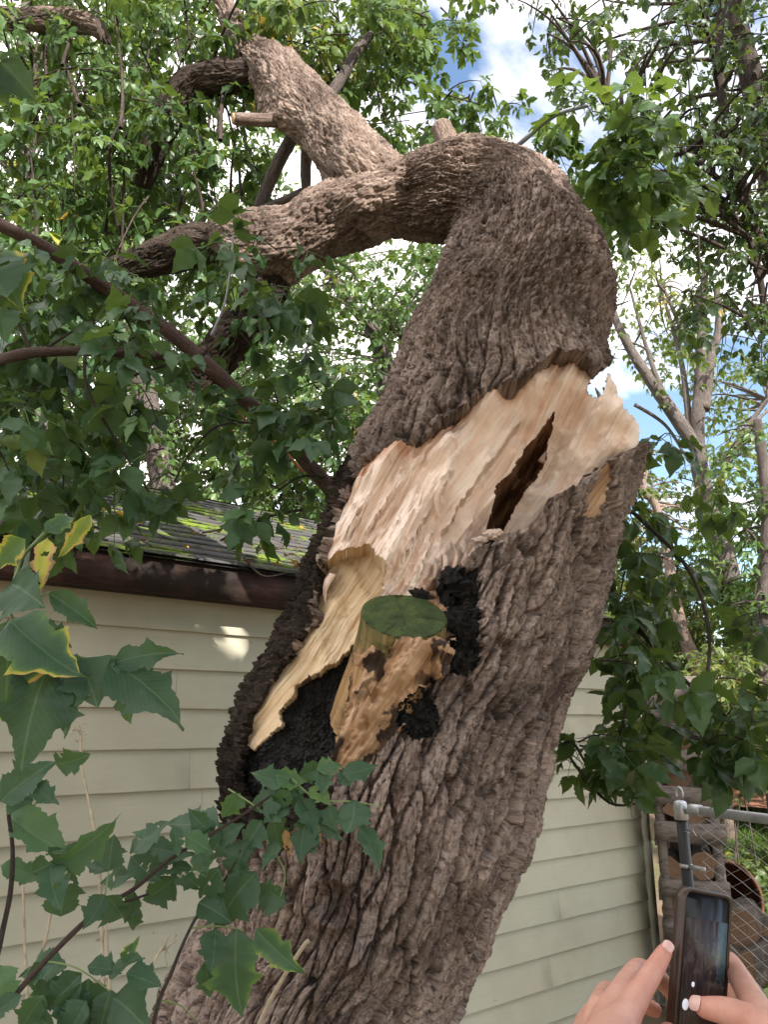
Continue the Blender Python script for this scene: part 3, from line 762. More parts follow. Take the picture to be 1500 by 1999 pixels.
# ------------------------------------------------------------------ ground
def m_ground():
    t = NT("ground_soil")
    n1 = t.noise(t.coord('Object'), 1.6, 8, 0.6); n2 = t.noise(t.coord('Object'), 30, 6, 0.7)
    col = t.ramp(n1, [(0.35, (0.20, 0.15, 0.11)), (0.5, (0.16, 0.125, 0.085)), (0.7, (0.12, 0.13, 0.06))])
    col = t.mix(t.ramp(n2, [(0.4, (0.4,) * 3), (0.6, (0, 0, 0))]), col, (0.09, 0.07, 0.05))
    return t.pbr(col, 0.95, 0.1, t.bump(n2, 0.6, 0.03))
gx = np.concatenate([-np.geomspace(600, 14, 14), np.linspace(-12, 14, 60), np.geomspace(16, 600, 14)])
gy = np.concatenate([-np.geomspace(300, 6, 10), np.linspace(-4, 24, 70), np.geomspace(26, 900, 16)])
GX, GY = np.meshgrid(gx, gy)
def rise(y): return 1.05 * smooth(6.8, 12.5, y)
GZ = GL + rise(GY) + 0.05 * fbm(GX * .35, GY * .35, 1.0, 3) + 0.25 * smooth(7, 22, GY) * fbm(GX * 0.12, GY * .12, 4.0, 2)
gi = np.arange(len(gy) - 1)[:, None] * len(gx) + np.arange(len(gx) - 1)[None]
g = link("ground", raw_mesh("ground", np.stack([GX, GY, GZ], -1).reshape(-1, 3), [np.stack([gi, gi + 1, gi + len(gx) + 1, gi + len(gx)], -1).reshape(-1, 4)]), m_ground())
tag(g, kind='structure')

# ------------------------------------------------------------------ shed
WD = np.array([math.sin(math.radians(51.3)), math.cos(math.radians(51.3)), 0.0])   # along the wall, away to the right
WN = np.array([WD[1], -WD[0], 0.0])                                                # out of the wall
W0 = P(100, 1420, 3.6); W0[2] = 0
UPZ = np.array([0, 0, 1.0])
def W(t, n, z): return W0 + WD * t + WN * n + UPZ * z
def wall_hit(px, py):
    d = P(px, py, 1.0) - CAM
    s = ((W0 - CAM) @ WN) / (d @ WN); q = CAM + d * s
    return (q - W0) @ WD, q[2]
T_END = wall_hit(1262, 1600)[0]; T_START = -3.2
Z_TOP = wall_hit(380, 1174)[1]
AX = np.stack([WD, WN, UPZ])
shed = thing("shed", W(T_END, 0, GL), "cream lap sided shed with a mossy dark roof behind the broken tree", "shed")
def m_siding():
    t = NT("siding_paint")
    o = t.coord('Object'); n1 = t.noise(o, 2.2, 5, 0.6)
    tc = t.n('ShaderNodeTexCoord'); mp = t.n('ShaderNodeMapping'); mp.inputs['Rotation'].default_value = (0, 0, -math.atan2(WD[1], WD[0])); t.l(tc.outputs['Object'], mp.inputs['Vector'])
    n2 = t.noise(t.scaled(mp.outputs['Vector'], (6, 40, 70)), 1, 6, 0.65); n3 = t.noise(o, 36, 6, 0.7)
    n4 = t.noise(t.scaled(mp.outputs['Vector'], (9, 30, 34)), 1, 4, 0.7)
    col = t.ramp(n1, [(0.3, (0.345, 0.327, 0.25)), (0.55, (0.385, 0.367, 0.285)), (0.75, (0.415, 0.398, 0.315))])
    col = t.mix(t.ramp(n2, [(0.3, (0.16,) * 3), (0.5, (0, 0, 0))]), col, (0.27, 0.26, 0.205))
    col = t.mix(t.ramp(n4, [(0.70, (0, 0, 0)), (0.735, (0.75,) * 3)]), col, (0.17, 0.155, 0.12))
    col = t.mix(t.ramp(n3, [(0.66, (0, 0, 0)), (0.8, (0.35,) * 3)]), col, (0.25, 0.24, 0.17))
    return t.pbr(col, 0.62, 0.25, t.bump(t.math('ADD', n2, n3), 0.18, 0.004))
M_SIDING = m_siding()
m = MB(); EXPO = 0.192
z = Z_TOP + 0.03 - EXPO * math.ceil((Z_TOP - GL) / EXPO)
WH = (Z_TOP - GL) / 2; WC = (Z_TOP + GL) / 2
row = 0; z0_ = z
while z < Z_TOP + 0.05:
    # each course: butt joints, a slight warp, a slanted face with a real lower lip
    cuts = [T_START] + sorted(RNG.uniform(T_START + .8, T_END - .8, 2)) + [T_END - 0.085]
    if row == int((wall_hit(366, 1530)[1] - z0_) / EXPO) : cuts[1] = wall_hit(366, 1530)[0]
    for a, b in zip(cuts[:-1], cuts[1:]):
        n = max(2, int((b - a) / 0.12)); tt = np.linspace(a + 0.0012, b - 0.0012, n)
        wz = 0.0025 * perlin(tt * 2.1, row * 1.7, 3.0) + 0.0015 * perlin(tt * 9, row * 2.7, 3.0); wn = 0.003 * perlin(tt * 1.5, row * 3.1, 8.0)
        prof = [(0.0, EXPO + 0.02), (0.022, 0.006), (0.0225, 0.0012), (0.021, 0.0), (0.004, 0.0)]
        v = np.concatenate([np.stack([W(q, pn + wn[i] * (1 if pn > .01 else 0), z + pz + wz[i]) for pn, pz in prof]) for i, q in enumerate(tt)])
        k = len(prof)
        f = [[i * k + j, i * k + j + 1, (i + 1) * k + j + 1, (i + 1) * k + j] for i in range(n - 1) for j in range(k - 1)]
        m.add(v, [np.array(f), np.array([[0, 4, 3, 2, 1]]), np.array([[k * (n - 1) + q for q in range(5)]])])
    z += EXPO; row += 1
m.build("siding", M_SIDING, shed, smooth_shade=False)
m = MB(); m.box(W((T_START + T_END) / 2, -0.09, WC + .05), ((T_END - T_START) / 2 - 0.02, 0.085, WH + 0.1), AX)
DEP = 4.2
m.box(W(T_END - 0.07, -DEP / 2 - .2, WC + .05), (0.06, DEP / 2, WH + .1), AX)
m.build("wall", M_SIDING, shed, smooth_shade=False)
M_TRIM = m_plain("trim_paint", (0.40, 0.385, 0.30), 0.55, 0.3, 0.12, 7, 0.12)
m = MB(); m.box(W(T_END - 0.042, 0.016, WC), (0.042, 0.016, WH), AX); m.box(W(T_END + 0.008, -0.045, WC), (0.008, 0.06, WH), AX)
m.build("corner_board", M_TRIM, shed, smooth_shade=False)
def m_fascia():
    t = NT("fascia_wood"); n = t.noise(t.coord('Object', (1, 1, 5)), 6, 7, 0.65); n2 = t.noise(t.coord('Object'), 3.3, 5, 0.6)
    col = t.ramp(n, [(0.3, (0.020, 0.012, 0.011)), (0.55, (0.055, 0.029, 0.024)), (0.75, (0.10, 0.058, 0.047))])
    col = t.mix(t.ramp(n2, [(0.42, (0, 0, 0)), (0.56, (0.9,) * 3)]), col, (0.022, 0.017, 0.014))
    return t.pbr(col, 0.85, 0.2, t.bump(n, 0.5, 0.004))
OH = 0.17; RP = math.radians(25)
FZ0 = wall_hit(380, 1178)[1]
m = MB(); m.box(W((T_START + T_END) / 2 + 0.1, OH - .012, FZ0 + 0.09), ((T_END - T_START) / 2 + .12, 0.014, 0.085), AX)
m.build("fascia", m_fascia(), shed, smooth_shade=False)
m = MB(); m.box(W((T_START + T_END) / 2 + 0.1, OH / 2 - .02, FZ0 + 0.02), ((T_END - T_START) / 2 + .1, OH / 2 - .008, 0.008), AX); m.build("soffit", m_fascia(), shed, smooth_shade=False)
# shingles: real overlapping courses with ragged tabs
def m_roof():
    t = NT("roof_shingle"); o = t.coord('Object'); n = t.noise(o, 60, 5, 0.7); n1 = t.noise(o, 2.4, 6, 0.62); n2 = t.noise(o, 14, 5, 0.65); r = t.attr('rnd')
    col = t.mix(n, (0.030, 0.029, 0.030), (0.085, 0.083, 0.085)); col = t.mix(t.math('MULTIPLY', r, 0.45), col, (0.12, 0.115, 0.11))
    moss = t.math('ADD', n1, t.math('MULTIPLY', t.math('SUBTRACT', n2, 0.5), 0.6))
    col = t.mix(t.ramp(moss, [(0.50, (0, 0, 0)), (0.60, (0.95,) * 3)]), col, t.mix(n, (0.07, 0.12, 0.012), (0.20, 0.27, 0.03)))
    h = t.math('ADD', n, t.math('MULTIPLY', t.ramp(moss, [(0.48, (0, 0, 0)), (0.62, (1, 1, 1))]), 1.5))
    return t.pbr(col, 0.9, 0.2, t.bump(h, 0.7, 0.012))
M_ROOF = m_roof()
m = MB(); c = math.cos(RP); s = math.sin(RP); SL = (DEP / 2 + OH) / c
RZ = FZ0 + 0.185
def RF(t, q, h): return W(t, OH + 0.025 - q * c, RZ + q * s + h)       # q metres up the slope
m.add(np.array([RF(T_START, 0, -.012), RF(T_END + .25, 0, -.012), RF(T_END + .25, SL, -.012), RF(T_START, SL, -.012)]), np.array([[0, 1, 2, 3]]), 0.0)
NCR = int(SL / 0.14)
for k in range(NCR):
    q0 = k * 0.14; t0 = T_START - RNG.random() * .3
    while t0 < T_END + 0.22:
        wdt = 0.30; x0, x1 = max(t0, T_START), min(t0 + wdt - 0.006, T_END + .27)
        if x1 > x0 + .01:
            n = 5; xs = np.linspace(x0, x1, n); lift = 0.006 + 0.006 * RNG.random() ** 2 + 0.004 * RNG.random(n)
            dq = q0 + RNG.normal(size=n) * 0.004 - 0.01
            v = np.concatenate([np.stack([RF(x, dq[i], lift[i] + 0.004), RF(x, q0 + 0.15, 0.002), RF(x, dq[i], lift[i] - 0.004)]) for i, x in enumerate(xs)])
            f = np.array([[i * 3, i * 3 + 3, i * 3 + 4, i * 3 + 1] for i in range(n - 1)] + [[i * 3, i * 3 + 2, i * 3 + 5, i * 3 + 3] for i in range(n - 1)])
            m.add(v, f, RNG.random())
        t0 += wdt
rake = W(T_END + .25, 0, 0)
# far slope
m.add(np.array([W(T_START, OH + .025 - SL * c, RZ + SL * s), W(T_END + .25, OH + .025 - SL * c, RZ + SL * s), W(T_END + .25, OH - 2 * SL * c, RZ), W(T_START, OH - 2 * SL * c, RZ)]), np.array([[0, 1, 2, 3]]), 0.3)
m.build("roof", M_ROOF, shed, smooth_shade=False)
M_OLDBOARD = m_plain("grey_board", (0.24, 0.205, 0.18), 0.85, 0.2, 0.4, 9, 0.4, vec_scale=(1, 1, 3))
m = MB()
ax2 = np.stack([WD, -WN * c + UPZ * s, WN * s + UPZ * c])
m.box(RF(T_END + 0.24, SL / 2, -.075), (0.012, SL / 2 - .02, 0.055), ax2)
m.build("rake_board", M_OLDBOARD, shed, smooth_shade=False)
m = MB(); gz = Z_TOP - .1
v = np.array([W(T_END - 0.012, 0, gz), W(T_END - 0.012, -2 * SL * c + OH, gz), W(T_END - .012, OH - SL * c, RZ + SL * s - .04), W(T_END - 0.10, 0, gz), W(T_END - 0.10, -2 * SL * c + OH, gz), W(T_END - .10, OH - SL * c, RZ + SL * s - .04)])
m.add(v, [np.array([[0, 1, 2], [3, 5, 4]]), np.array([[0, 2, 5, 3], [1, 4, 5, 2]])]); m.build("gable", M_SIDING, shed, smooth_shade=False)
# small window pane behind the trunk's right edge
tw, zw = wall_hit(1062, 1478)
m = MB(); m.box(W(tw - .1, 0.030, zw + .06), (.17, .004, .15), AX); 
pane = m.build("window", m_plain("window_glass", (0.06, 0.16, 0.15), 0.12, 0.5, .2, 4, 0), shed, smooth_shade=False)
m = MB()
for dx, dz, hx, hz in ((-.185, 0, .015, .18), (.185, 0, .015, .18), (0, .165, .17, .015), (0, -.165, .17, .015)):
    m.box(W(tw - .1 + dx, 0.034, zw + .06 + dz), (hx, .012, hz), AX)
m.build("frame", M_TRIM, pane, smooth_shade=False)

# ------------------------------------------------------------------ pallet rack, firewood
RK0 = P(1266, 1420, 6.15); RK0[2] = 0
RD = nrm(np.array([0.93, -0.36, 0])); RN = np.array([RD[1], -RD[0], 0.0])
RAX = np.stack([RD, RN, UPZ])
def K(t, n, z): return RK0 + RD * t + RN * n + UPZ * z
def at_z(py_px, t, n):     # height on the rack's face for a photo row
    q = K(t, n, 0); b = (CY - py_px) / F
    return EYE + q[1] * (SP + CP * b) / (CP - SP * b)
M_PALLET = m_plain("pallet_wood", (0.145, 0.12, 0.108), 0.85, 0.2, 0.45, 11, 0.15, vec_scale=(1, 1, 4), alt=(0.055, 0.046, 0.042))
rack = thing("pallet_rack", K(0.2, 0, GL), "weathered upright pallet rack holding firewood beside the shed corner", "firewood rack")
for t_ in (0.035, 0.40):
    for n_ in (0.0, -0.42):
        m = MB(); zt = at_z(1330, t_, n_) - RNG.random() * .1
        m.box(K(t_, n_, (zt + GL) / 2), (0.03, 0.045, (zt - GL) / 2), RAX, jit=.004); m.build("post", M_PALLET, rack, smooth_shade=False)
for i, (y0, y1) in enumerate(((1374,1412),(1462,1500),(1536,1573),(1606,1645),(1718,1754),(1800,1838),(1890,1925))):
    z1, z0 = at_z(y0, .2, .06), at_z(y1, .2, .06)
    n = 9; tt = np.linspace(-.005, 0.45 + 0.03 * RNG.random(), n)
    m = MB(); sag = 0.02 * perlin(tt * 4, i * 2.2, 1.0) * (2.2 if i == 1 else .6); thick = 0.012 if i != 3 else 0.03
    lo = z0 + 0.02 * perlin(tt * 9, i * 3.3, 5.0) * (2 if i == 1 else .5)
    v = np.concatenate([np.stack([K(tt[j], .05 + thick, z1 + sag[j]), K(tt[j], .05 - thick, z1 + sag[j]), K(tt[j], .05 - thick, lo[j] + sag[j]), K(tt[j], .05 + thick, lo[j] + sag[j])]) for j in range(n)])
    f = np.array([[j * 4 + q, j * 4 + (q + 1) % 4, j * 4 + 4 + (q + 1) % 4, j * 4 + 4 + q] for j in range(n - 1) for q in range(4)] + [[0, 3, 2, 1], [n * 4 - 4, n * 4 - 3, n * 4 - 2, n * 4 - 1]])
    m.add(v, f); m.build("slat", M_PALLET, rack, smooth_shade=False)
    m = MB(); m.box(K(-0.012, -.2, (z0 + z1) / 2 - .03), (0.012, 0.24, (z1 - z0) / 2), RAX, jit=.004); m.build("side_slat", M_PALLET, rack, smooth_shade=False)
m = MB(); m.box(K(.21, -.46, .85), (.24, .012, 1.15), RAX); m.build("back_board", M_PALLET, rack, smooth_shade=False)

M_LOGBARK = m_bark("log_bark", (0.035, 0.026, 0.022), (0.085, 0.065, 0.055), (0.16, 0.13, 0.11))
def m_logend():
    t = NT("log_end"); fb = t.attr('fib', True); n = t.noise(t.scaled(fb, (14, 3, 1)), 1, 5, .6); n2 = t.noise(t.scaled(fb, (1.5, 2, 1)), 1, 5, .6)
    col = t.ramp(n, [(0.3, (0.085, 0.05, 0.033)), (0.6, (0.17, 0.105, 0.068)), (0.8, (0.22, 0.16, 0.115))])
    col = t.mix(t.ramp(n2, [(0.45, (0, 0, 0)), (0.65, (0.7,) * 3)]), col, (0.16, 0.10, 0.07))
    return t.pbr(col, .85, .15, t.bump(n, .4, .003))
M_LOGEND = m_logend()
def log(c, d, r, ln, label, group=None, name="firewood_log", split=0.0, seed=0.0):
    """a log or split billet along d, centred at c"""
    d = nrm(d); a = nrm(np.cross(d, [0, 0.02, 1.0])); b = np.cross(d, a)
    n, k = 26, 9; th = np.arange(n) * 2 * math.pi / n
    base = 1 + 0.10 * perlin(np.cos(th) * 1.4 + seed, np.sin(th) * 1.4, seed) + 0.04 * perlin(np.cos(th) * 5, np.sin(th) * 5, seed)
    if split:
        ang = (th - seed * 2.1) % (2 * math.pi)
        base = np.where(ang < math.pi * 1.05, np.minimum(base, (0.12 + 0.1 * split) / np.maximum(np.sin(np.clip(ang, .08, math.pi - .08)), 0.1)), base)
    u = np.linspace(-.5, .5, k)
    v = np.concatenate([c + d * (ln * u[i]) + (np.cos(th)[:, None] * a + np.sin(th)[:, None] * b) * (r * base * (1 + 0.05 * perlin(th * 3, u[i] * 9, seed)))[:, None] for i in range(k)])
    i = np.arange(k - 1)[:, None] * n; j = np.arange(n)[None]
    f = np.stack([i + j, i + (j + 1) % n, i + n + (j + 1) % n, i + n + j], -1).reshape(-1, 4)
    o = link(name, raw_mesh(name, v, [f], {'bk': np.stack([np.tile(th * .06, k), np.repeat(u * ln, n), np.zeros(n * k)], -1) + seed, 'rnd': np.full(n * k, .4)}), M_LOGBARK, None, c - d * 0)
    tag(o, label, "firewood", group)
    for sgn, st in ((-1, 0), (1, (k - 1) * n)):
        ring = v[st:st + n] + d * sgn * 0.002; ctr = ring.mean(0)
        vv = np.concatenate([ctr[None]] + [ctr + (ring - ctr) * q for q in (.33, .66, 1.0)])
        ff = [np.stack([np.zeros(n, int), 1 + np.arange(n), 1 + (np.arange(n) + 1) % n], -1)]
        qd = np.concatenate([np.stack([1 + q * n + np.arange(n), 1 + (q + 1) * n + np.arange(n), 1 + (q + 1) * n + (np.arange(n) + 1) % n, 1 + q * n + (np.arange(n) + 1) % n], -1) for q in (0, 1)])
        rr = np.concatenate([[0], np.repeat([.33, .66, 1.0], n)])
        e = link("cut_end", raw_mesh("cut_end", vv, [ff[0], qd], {'fib': np.stack([rr, np.concatenate([[0], np.tile(th / 6, 3)]), 0 * rr], -1) + seed}), M_LOGEND, o)
    return o
fire_labels = {(1305,1436): "dark round log on top of the pallet rack firewood", (1345,1440): "brown split log beside the top round log in the rack", (1325,1515): "layered split log below the warped grey slat",
 (1345,1590): "orange split log behind the fence post cap", (1310,1590): "dark log end left of the fence post in the rack", (1325,1690): "pale split log low in the rack behind the black post",
 (1365,1680): "knobby grey log leaning out of the rack", (1320,1775): "dark log near the rack bottom behind the phone", (1300,1860): "log at the rack foot behind the fingers"}
for i, ((px, py), lb) in enumerate(fire_labels.items()):
    t_ = ((P(px, py, 6.0) - RK0) @ RD); z_ = at_z(py, t_, 0)
    log(K(np.clip(t_, .1, .36), -.17, z_), RN + RD * RNG.normal() * .18 + UPZ * RNG.normal() * .06, .085 + .02 * RNG.random(), .36 + .1 * RNG.random(), lb, "firewood stacked in the pallet rack", split=(0.4, .9, .0, .7)[i % 4], seed=i * 1.37 + .3)

# log pile low on the right, outside the fence
for i, (px, py, Y, r, ln, lb) in enumerate(((1452,1800,5.0,.10,.5,"split log with a flat pale top right of the phone"), (1488,1880,4.7,.10,.45,"tan log end at the lower right behind chain link"), (1440,1890,4.8,.11,.5,"dark round log just right of the phone"),
        (1478,1960,4.6,.12,.5,"lowest log of the pile behind the right hand"), (1500,1830,5.2,.10,.45,"grey log at the right picture edge above the tan log"))):
    log(P(px, py, Y), np.array([-.55 + .3 * RNG.normal(), -1, .05]), r, ln, lb, "logs piled behind the fence", split=(i % 2) * .7, seed=20 + i * 1.7)

# rusty barrel on its side
M_RUST = m_plain("rusty_steel", (0.10, 0.045, 0.022), 0.75, 0.3, 0.6, 6, 0.3, alt=(0.022, 0.014, 0.011))
bc = P(1398, 1752, 6.9); bd = nrm(np.array([-.05, -1, 0.12]))
barrel = thing("barrel", bc * [1, 1, 0] + [0, 0, GL], "rusty brown steel barrel lying on its side beside the rack", "barrel")
def barrel_ring(name, prof, parent):
    a = nrm(np.cross(bd, UPZ)); b = np.cross(a, bd); n = 44; th = np.arange(n) * 2 * math.pi / n
    v = np.concatenate([bc + bd * q + (np.cos(th)[:, None] * a + np.sin(th)[:, None] * b) * r for q, r in prof])
    i = np.arange(len(prof) - 1)[:, None] * n; j = np.arange(n)[None]
    return link(name, raw_mesh(name, v, [np.stack([i + j, i + (j + 1) % n, i + n + (j + 1) % n, i + n + j], -1).reshape(-1, 4)]), M_RUST, parent)
barrel_ring("shell", [(0.22, .27), (.22, .285), (.1, .285), (.09, .295), (.07, .295), (.06, .285), (-.2, .285), (-.21, .295), (-.24, .285), (-.5, .285), (-.5, .27), (-.5, 0.001)], barrel)
barrel_ring("rim", [(0.205, .296), (.225, .3), (.235, .29), (.23, .275), (.21, .272), (.19, .275), (-.48, .272)], barrel)

# ------------------------------------------------------------------ chain link fence
def ground_hit_z(px, py, z):
    d = P(px, py, 1.0) - CAM; return CAM + d * (z - EYE) / d[2]
FP = P(1330, 1578, 3.8); RZ_ = FP[2]
FE = ground_hit_z(1500, 1599, RZ_); FDIR = nrm((FE - FP) * [1, 1, 0])
M_GALV = m_plain("galvanised_steel", (0.42, 0.43, 0.45), 0.42, 0.5, 0.3, 18, 0.12, metal=0.75)
M_BLACKP = m_plain("black_painted_steel", (0.018, 0.018, 0.02), 0.4, 0.4, 0.4, 14, 0.1)
fence = thing("chain_link_fence", FP * [1, 1, 0] + [0, 0, GL], "chain link fence with a black post and galvanised top rail", "fence")
m = MB(); m.tube([FP * [1, 1, 0] + [0.0, 0, GL], FP + [0, 0, -.02]], .025, 20); m.build("post", M_BLACKP, fence)
m = MB()
m.tube([FP + [0, 0, -.05], FP + [0, 0, -.045], FP + [0, 0, .012], FP + [0, 0, .03], FP + [0, 0, .036]], [.028, .031, .031, .026, .012], 20)
cap = m.build("post_cap", M_GALV, fence)
lt = np.linspace(-.5, math.pi + .5, 17); m = MB()
m.tube(np.stack([FP + FDIR * (.020 * math.cos(q)) + [0, 0, .062 + .030 * math.sin(q)] for q in lt]), .0055, 8); m.build("loop", M_GALV, cap)
m = MB(); r0 = FP + FDIR * .075 + [0, 0, 0.0]; r1 = FP + FDIR * 3.5
m.tube([r0, r1], .021, 18); m.tube([r0 - FDIR * .02, r0 - FDIR * .012, r0 + FDIR * .045, r0 + FDIR * .05], [.02, .0255, .0255, .022], 18)
m.build("top_rail", M_GALV, fence)
m = MB(); m.box(FP + FDIR * .048 + [0, 0, -.01], (.03, .006, .011), np.stack([FDIR, np.cross(FDIR, UPZ), UPZ])); m.tube([FP + FDIR * .045 + [0, -.02, -.01], FP + FDIR * .045 + [0, .02, -.01]], .006, 6); m.build("rail_bracket", M_GALV, fence)
def band(z, ln, rad):
    m = MB(); m.tube([FP + [0, 0, z - RZ_ - 0.008], FP + [0, 0, z - RZ_ + 0.008]], rad, 18); m.box(FP + FDIR * ln / 2 + [0, -.02, z - RZ_], (ln / 2, .005, .009), np.stack([FDIR, np.cross(FDIR, UPZ), UPZ])); m.build("tension_band", M_GALV, fence)
zb = lambda py: EYE + FP[1] * (SP + CP * (CY - py) / F) / (CP - SP * (CY - py) / F)
band(zb(1690), .10, .0275); band(zb(1900), .05, .0275)
m = MB(); zt = zb(1619); m.tube(np.stack([FP + FDIR * (.03 * math.cos(q) + q * .004) + np.array([0, -.03 * math.sin(q) - .002, zt - RZ_ + q * .002 - .01]) for q in np.linspace(0, 7, 20)] + [FP + FDIR * .07 + [0, -.02, zt - RZ_ - .02]]), .0022, 6); m.build("wire_tie", M_GALV, fence)
m = MB(); pitch = .052; zt0 = RZ_ - .03; nd = int(2.6 / pitch); nz = int((zt0 - GL - .06) / (pitch * .5))
fn = np.cross(FDIR, UPZ)
for i in range(nd):      # each wire zigzags down, hooked into its neighbour
    zz = zt0 - np.arange(nz) * pitch * .5; off = ((np.arange(nz) + i) % 2) * pitch
    depth = np.where(np.arange(nz) % 2 == 0, 1, -1) * .0022
    q = FP + FDIR * (0.045 + i * pitch + off)[:, None] * [1, 1, 0] + fn * depth[:, None]; q[:, 2] = zz
    if i: m.tube(q, .0014, 4, False)
m.build("wire_mesh", M_GALV, fence)
# ------------------------------------------------------------------ foliage machinery
def leaflet_template(kind):
    """blade along +x (0..1), y across, z up; folded on the midrib, drooping tip"""
    if kind == 'far':
        up = [(0.22, .20), (0.52, .24), (0.78, .13)]
    elif kind == 'mid':
        up = [(0.12, .12), (0.32, .26), (0.46, .24), (0.55, .29), (0.70, .17), (0.84, .10)]
    else:
        up = [(0.05, .05), (0.14, .17), (0.26, .265), (0.36, .275), (0.41, .30), (0.50, .27), (0.56, .315), (0.64, .235), (0.71, .215), (0.80, .125), (0.90, .055)]
    k = len(up)
    mids = np.array([(x, 0) for x, _ in up])
    pts = np.concatenate([[(0, 0)], np.array(up), [(1, 0)], [(x, -y * .96) for x, y in up], mids])
    L = lambda i: 1 + i
    R = lambda i: 2 + k + i
    Mi = lambda i: 2 + 2 * k + i
    tri = [[0, Mi(0), L(0)], [0, R(0), Mi(0)], [Mi(k-1), 1 + k, L(k-1)], [Mi(k-1), R(k-1), 1 + k]]
    for i in range(k - 1):
        tri += [[Mi(i), Mi(i+1), L(i+1)], [Mi(i), L(i+1), L(i)], [Mi(i), R(i), R(i+1)], [Mi(i), R(i+1), Mi(i+1)]]
    out = []
    for fold, droop, twist, wave in ((.35, .16, .1, .02), (.15, .30, -.25, .03), (.55, .05, .25, .02), (.25, .42, .0, .035)):
        x, y = pts[:, 0], pts[:, 1]
        z = np.abs(y) * fold - droop * x**2 + wave * np.sin(x * 17 + 1) * np.sign(y)
        a = twist * x
        out.append(np.stack([x, y * np.cos(a) - z * np.sin(a) * .5, z + y * np.sin(a)], -1))
    return np.array(out), np.array(tri)
TPL = {k: leaflet_template(k) for k in ('far', 'mid', 'near')}

def place_leaflets(base, d, n, size, rnd, kind, width=1.0):
    """arrays of leaflets -> verts, tris, rnd attr"""
    tv, tt = TPL[kind]; N = len(base)
    d = nrm(d); s = nrm(np.cross(n, d)); n = np.cross(d, s)
    var = tv[RNG.integers(0, len(tv), N)]
    w = np.broadcast_to(np.asarray(width, float), (N,)) * (0.85 + 0.35 * RNG.random(N))
    v = base[:, None] + (var[..., 0:1] * d[:, None] + var[..., 1:2] * w[:, None, None] * s[:, None] + var[..., 2:3] * n[:, None]) * np.asarray(size)[:, None, None]
    V = tv.shape[1]
    f = (tt[None] + (np.arange(N) * V)[:, None, None]).reshape(-1, 3)
    return v.reshape(-1, 3), f, np.repeat(rnd, V)

def compound(base, d, size, kind='far', hang=0.35, nlat=2, rnd=None, jit=0.25):
    """pinnate leaves: a petiole, one end leaflet and nlat opposite pairs"""
    N = len(base)
    d = nrm(d + np.array([0, 0, -hang]) + RNG.normal(size=(N, 3)) * .15)
    up = nrm(np.array([0, 0, 1.0]) + RNG.normal(size=(N, 3)) * .35)
    s = nrm(np.cross(up, d)); n = np.cross(d, s)
    size = np.broadcast_to(np.asarray(size, float), (N,)) * (0.5 + 0.9 * RNG.random(N))
    if rnd is None: rnd = np.clip(RNG.beta(2.0, 2.6, N), 0, .88)
    B, D, S, Rn, NN = [], [], [], [], []
    def one(t, ang, sc):
        j = RNG.normal(size=(N, 3)) * jit
        B.append(base + d * (size * t)[:, None] + np.array([0, 0, -1.0]) * (size * t * t * .12)[:, None])
        D.append(nrm(d * math.cos(ang) + s * math.sin(ang) + j + np.array([0, 0, -.25])))
        NN.append(nrm(n + RNG.normal(size=(N, 3)) * .45)); S.append(size * sc); Rn.append(np.clip(rnd + RNG.normal(size=N) * .05, 0, 1))
    one(.52, 0, .55)
    for q in range(nlat):
        t = .48 - .19 * q
        one(t, 1.0 + .15 * q, .46 - .05 * q); one(t, -1.0 - .15 * q, .46 - .05 * q)
    B, D, S, Rn, NN = (np.concatenate(x) for x in (B, D, S, Rn, NN))
    v, f, r = place_leaflets(B, D, NN, S, Rn, kind)
    # petioles: slim three sided stalks
    end = base + d * (size * .54)[:, None] - np.array([0, 0, 1.0]) * (size * .03)[:, None]
    w = (0.010 * size)[:, None]
    pv = np.stack([base + s * w, base - s * w * .6 + n * w, base - s * w * .6 - n * w, end + s * w * .5, end - s * w * .3 + n * w * .5, end - s * w * .3 - n * w * .5], 1).reshape(-1, 3)
    pf = np.array([[0, 1, 4], [0, 4, 3], [1, 2, 5], [1, 5, 4], [2, 0, 3], [2, 3, 5]])
    pf = (pf[None] + (np.arange(N) * 6)[:, None, None]).reshape(-1, 3)
    return (v, f, r), (pv, pf)

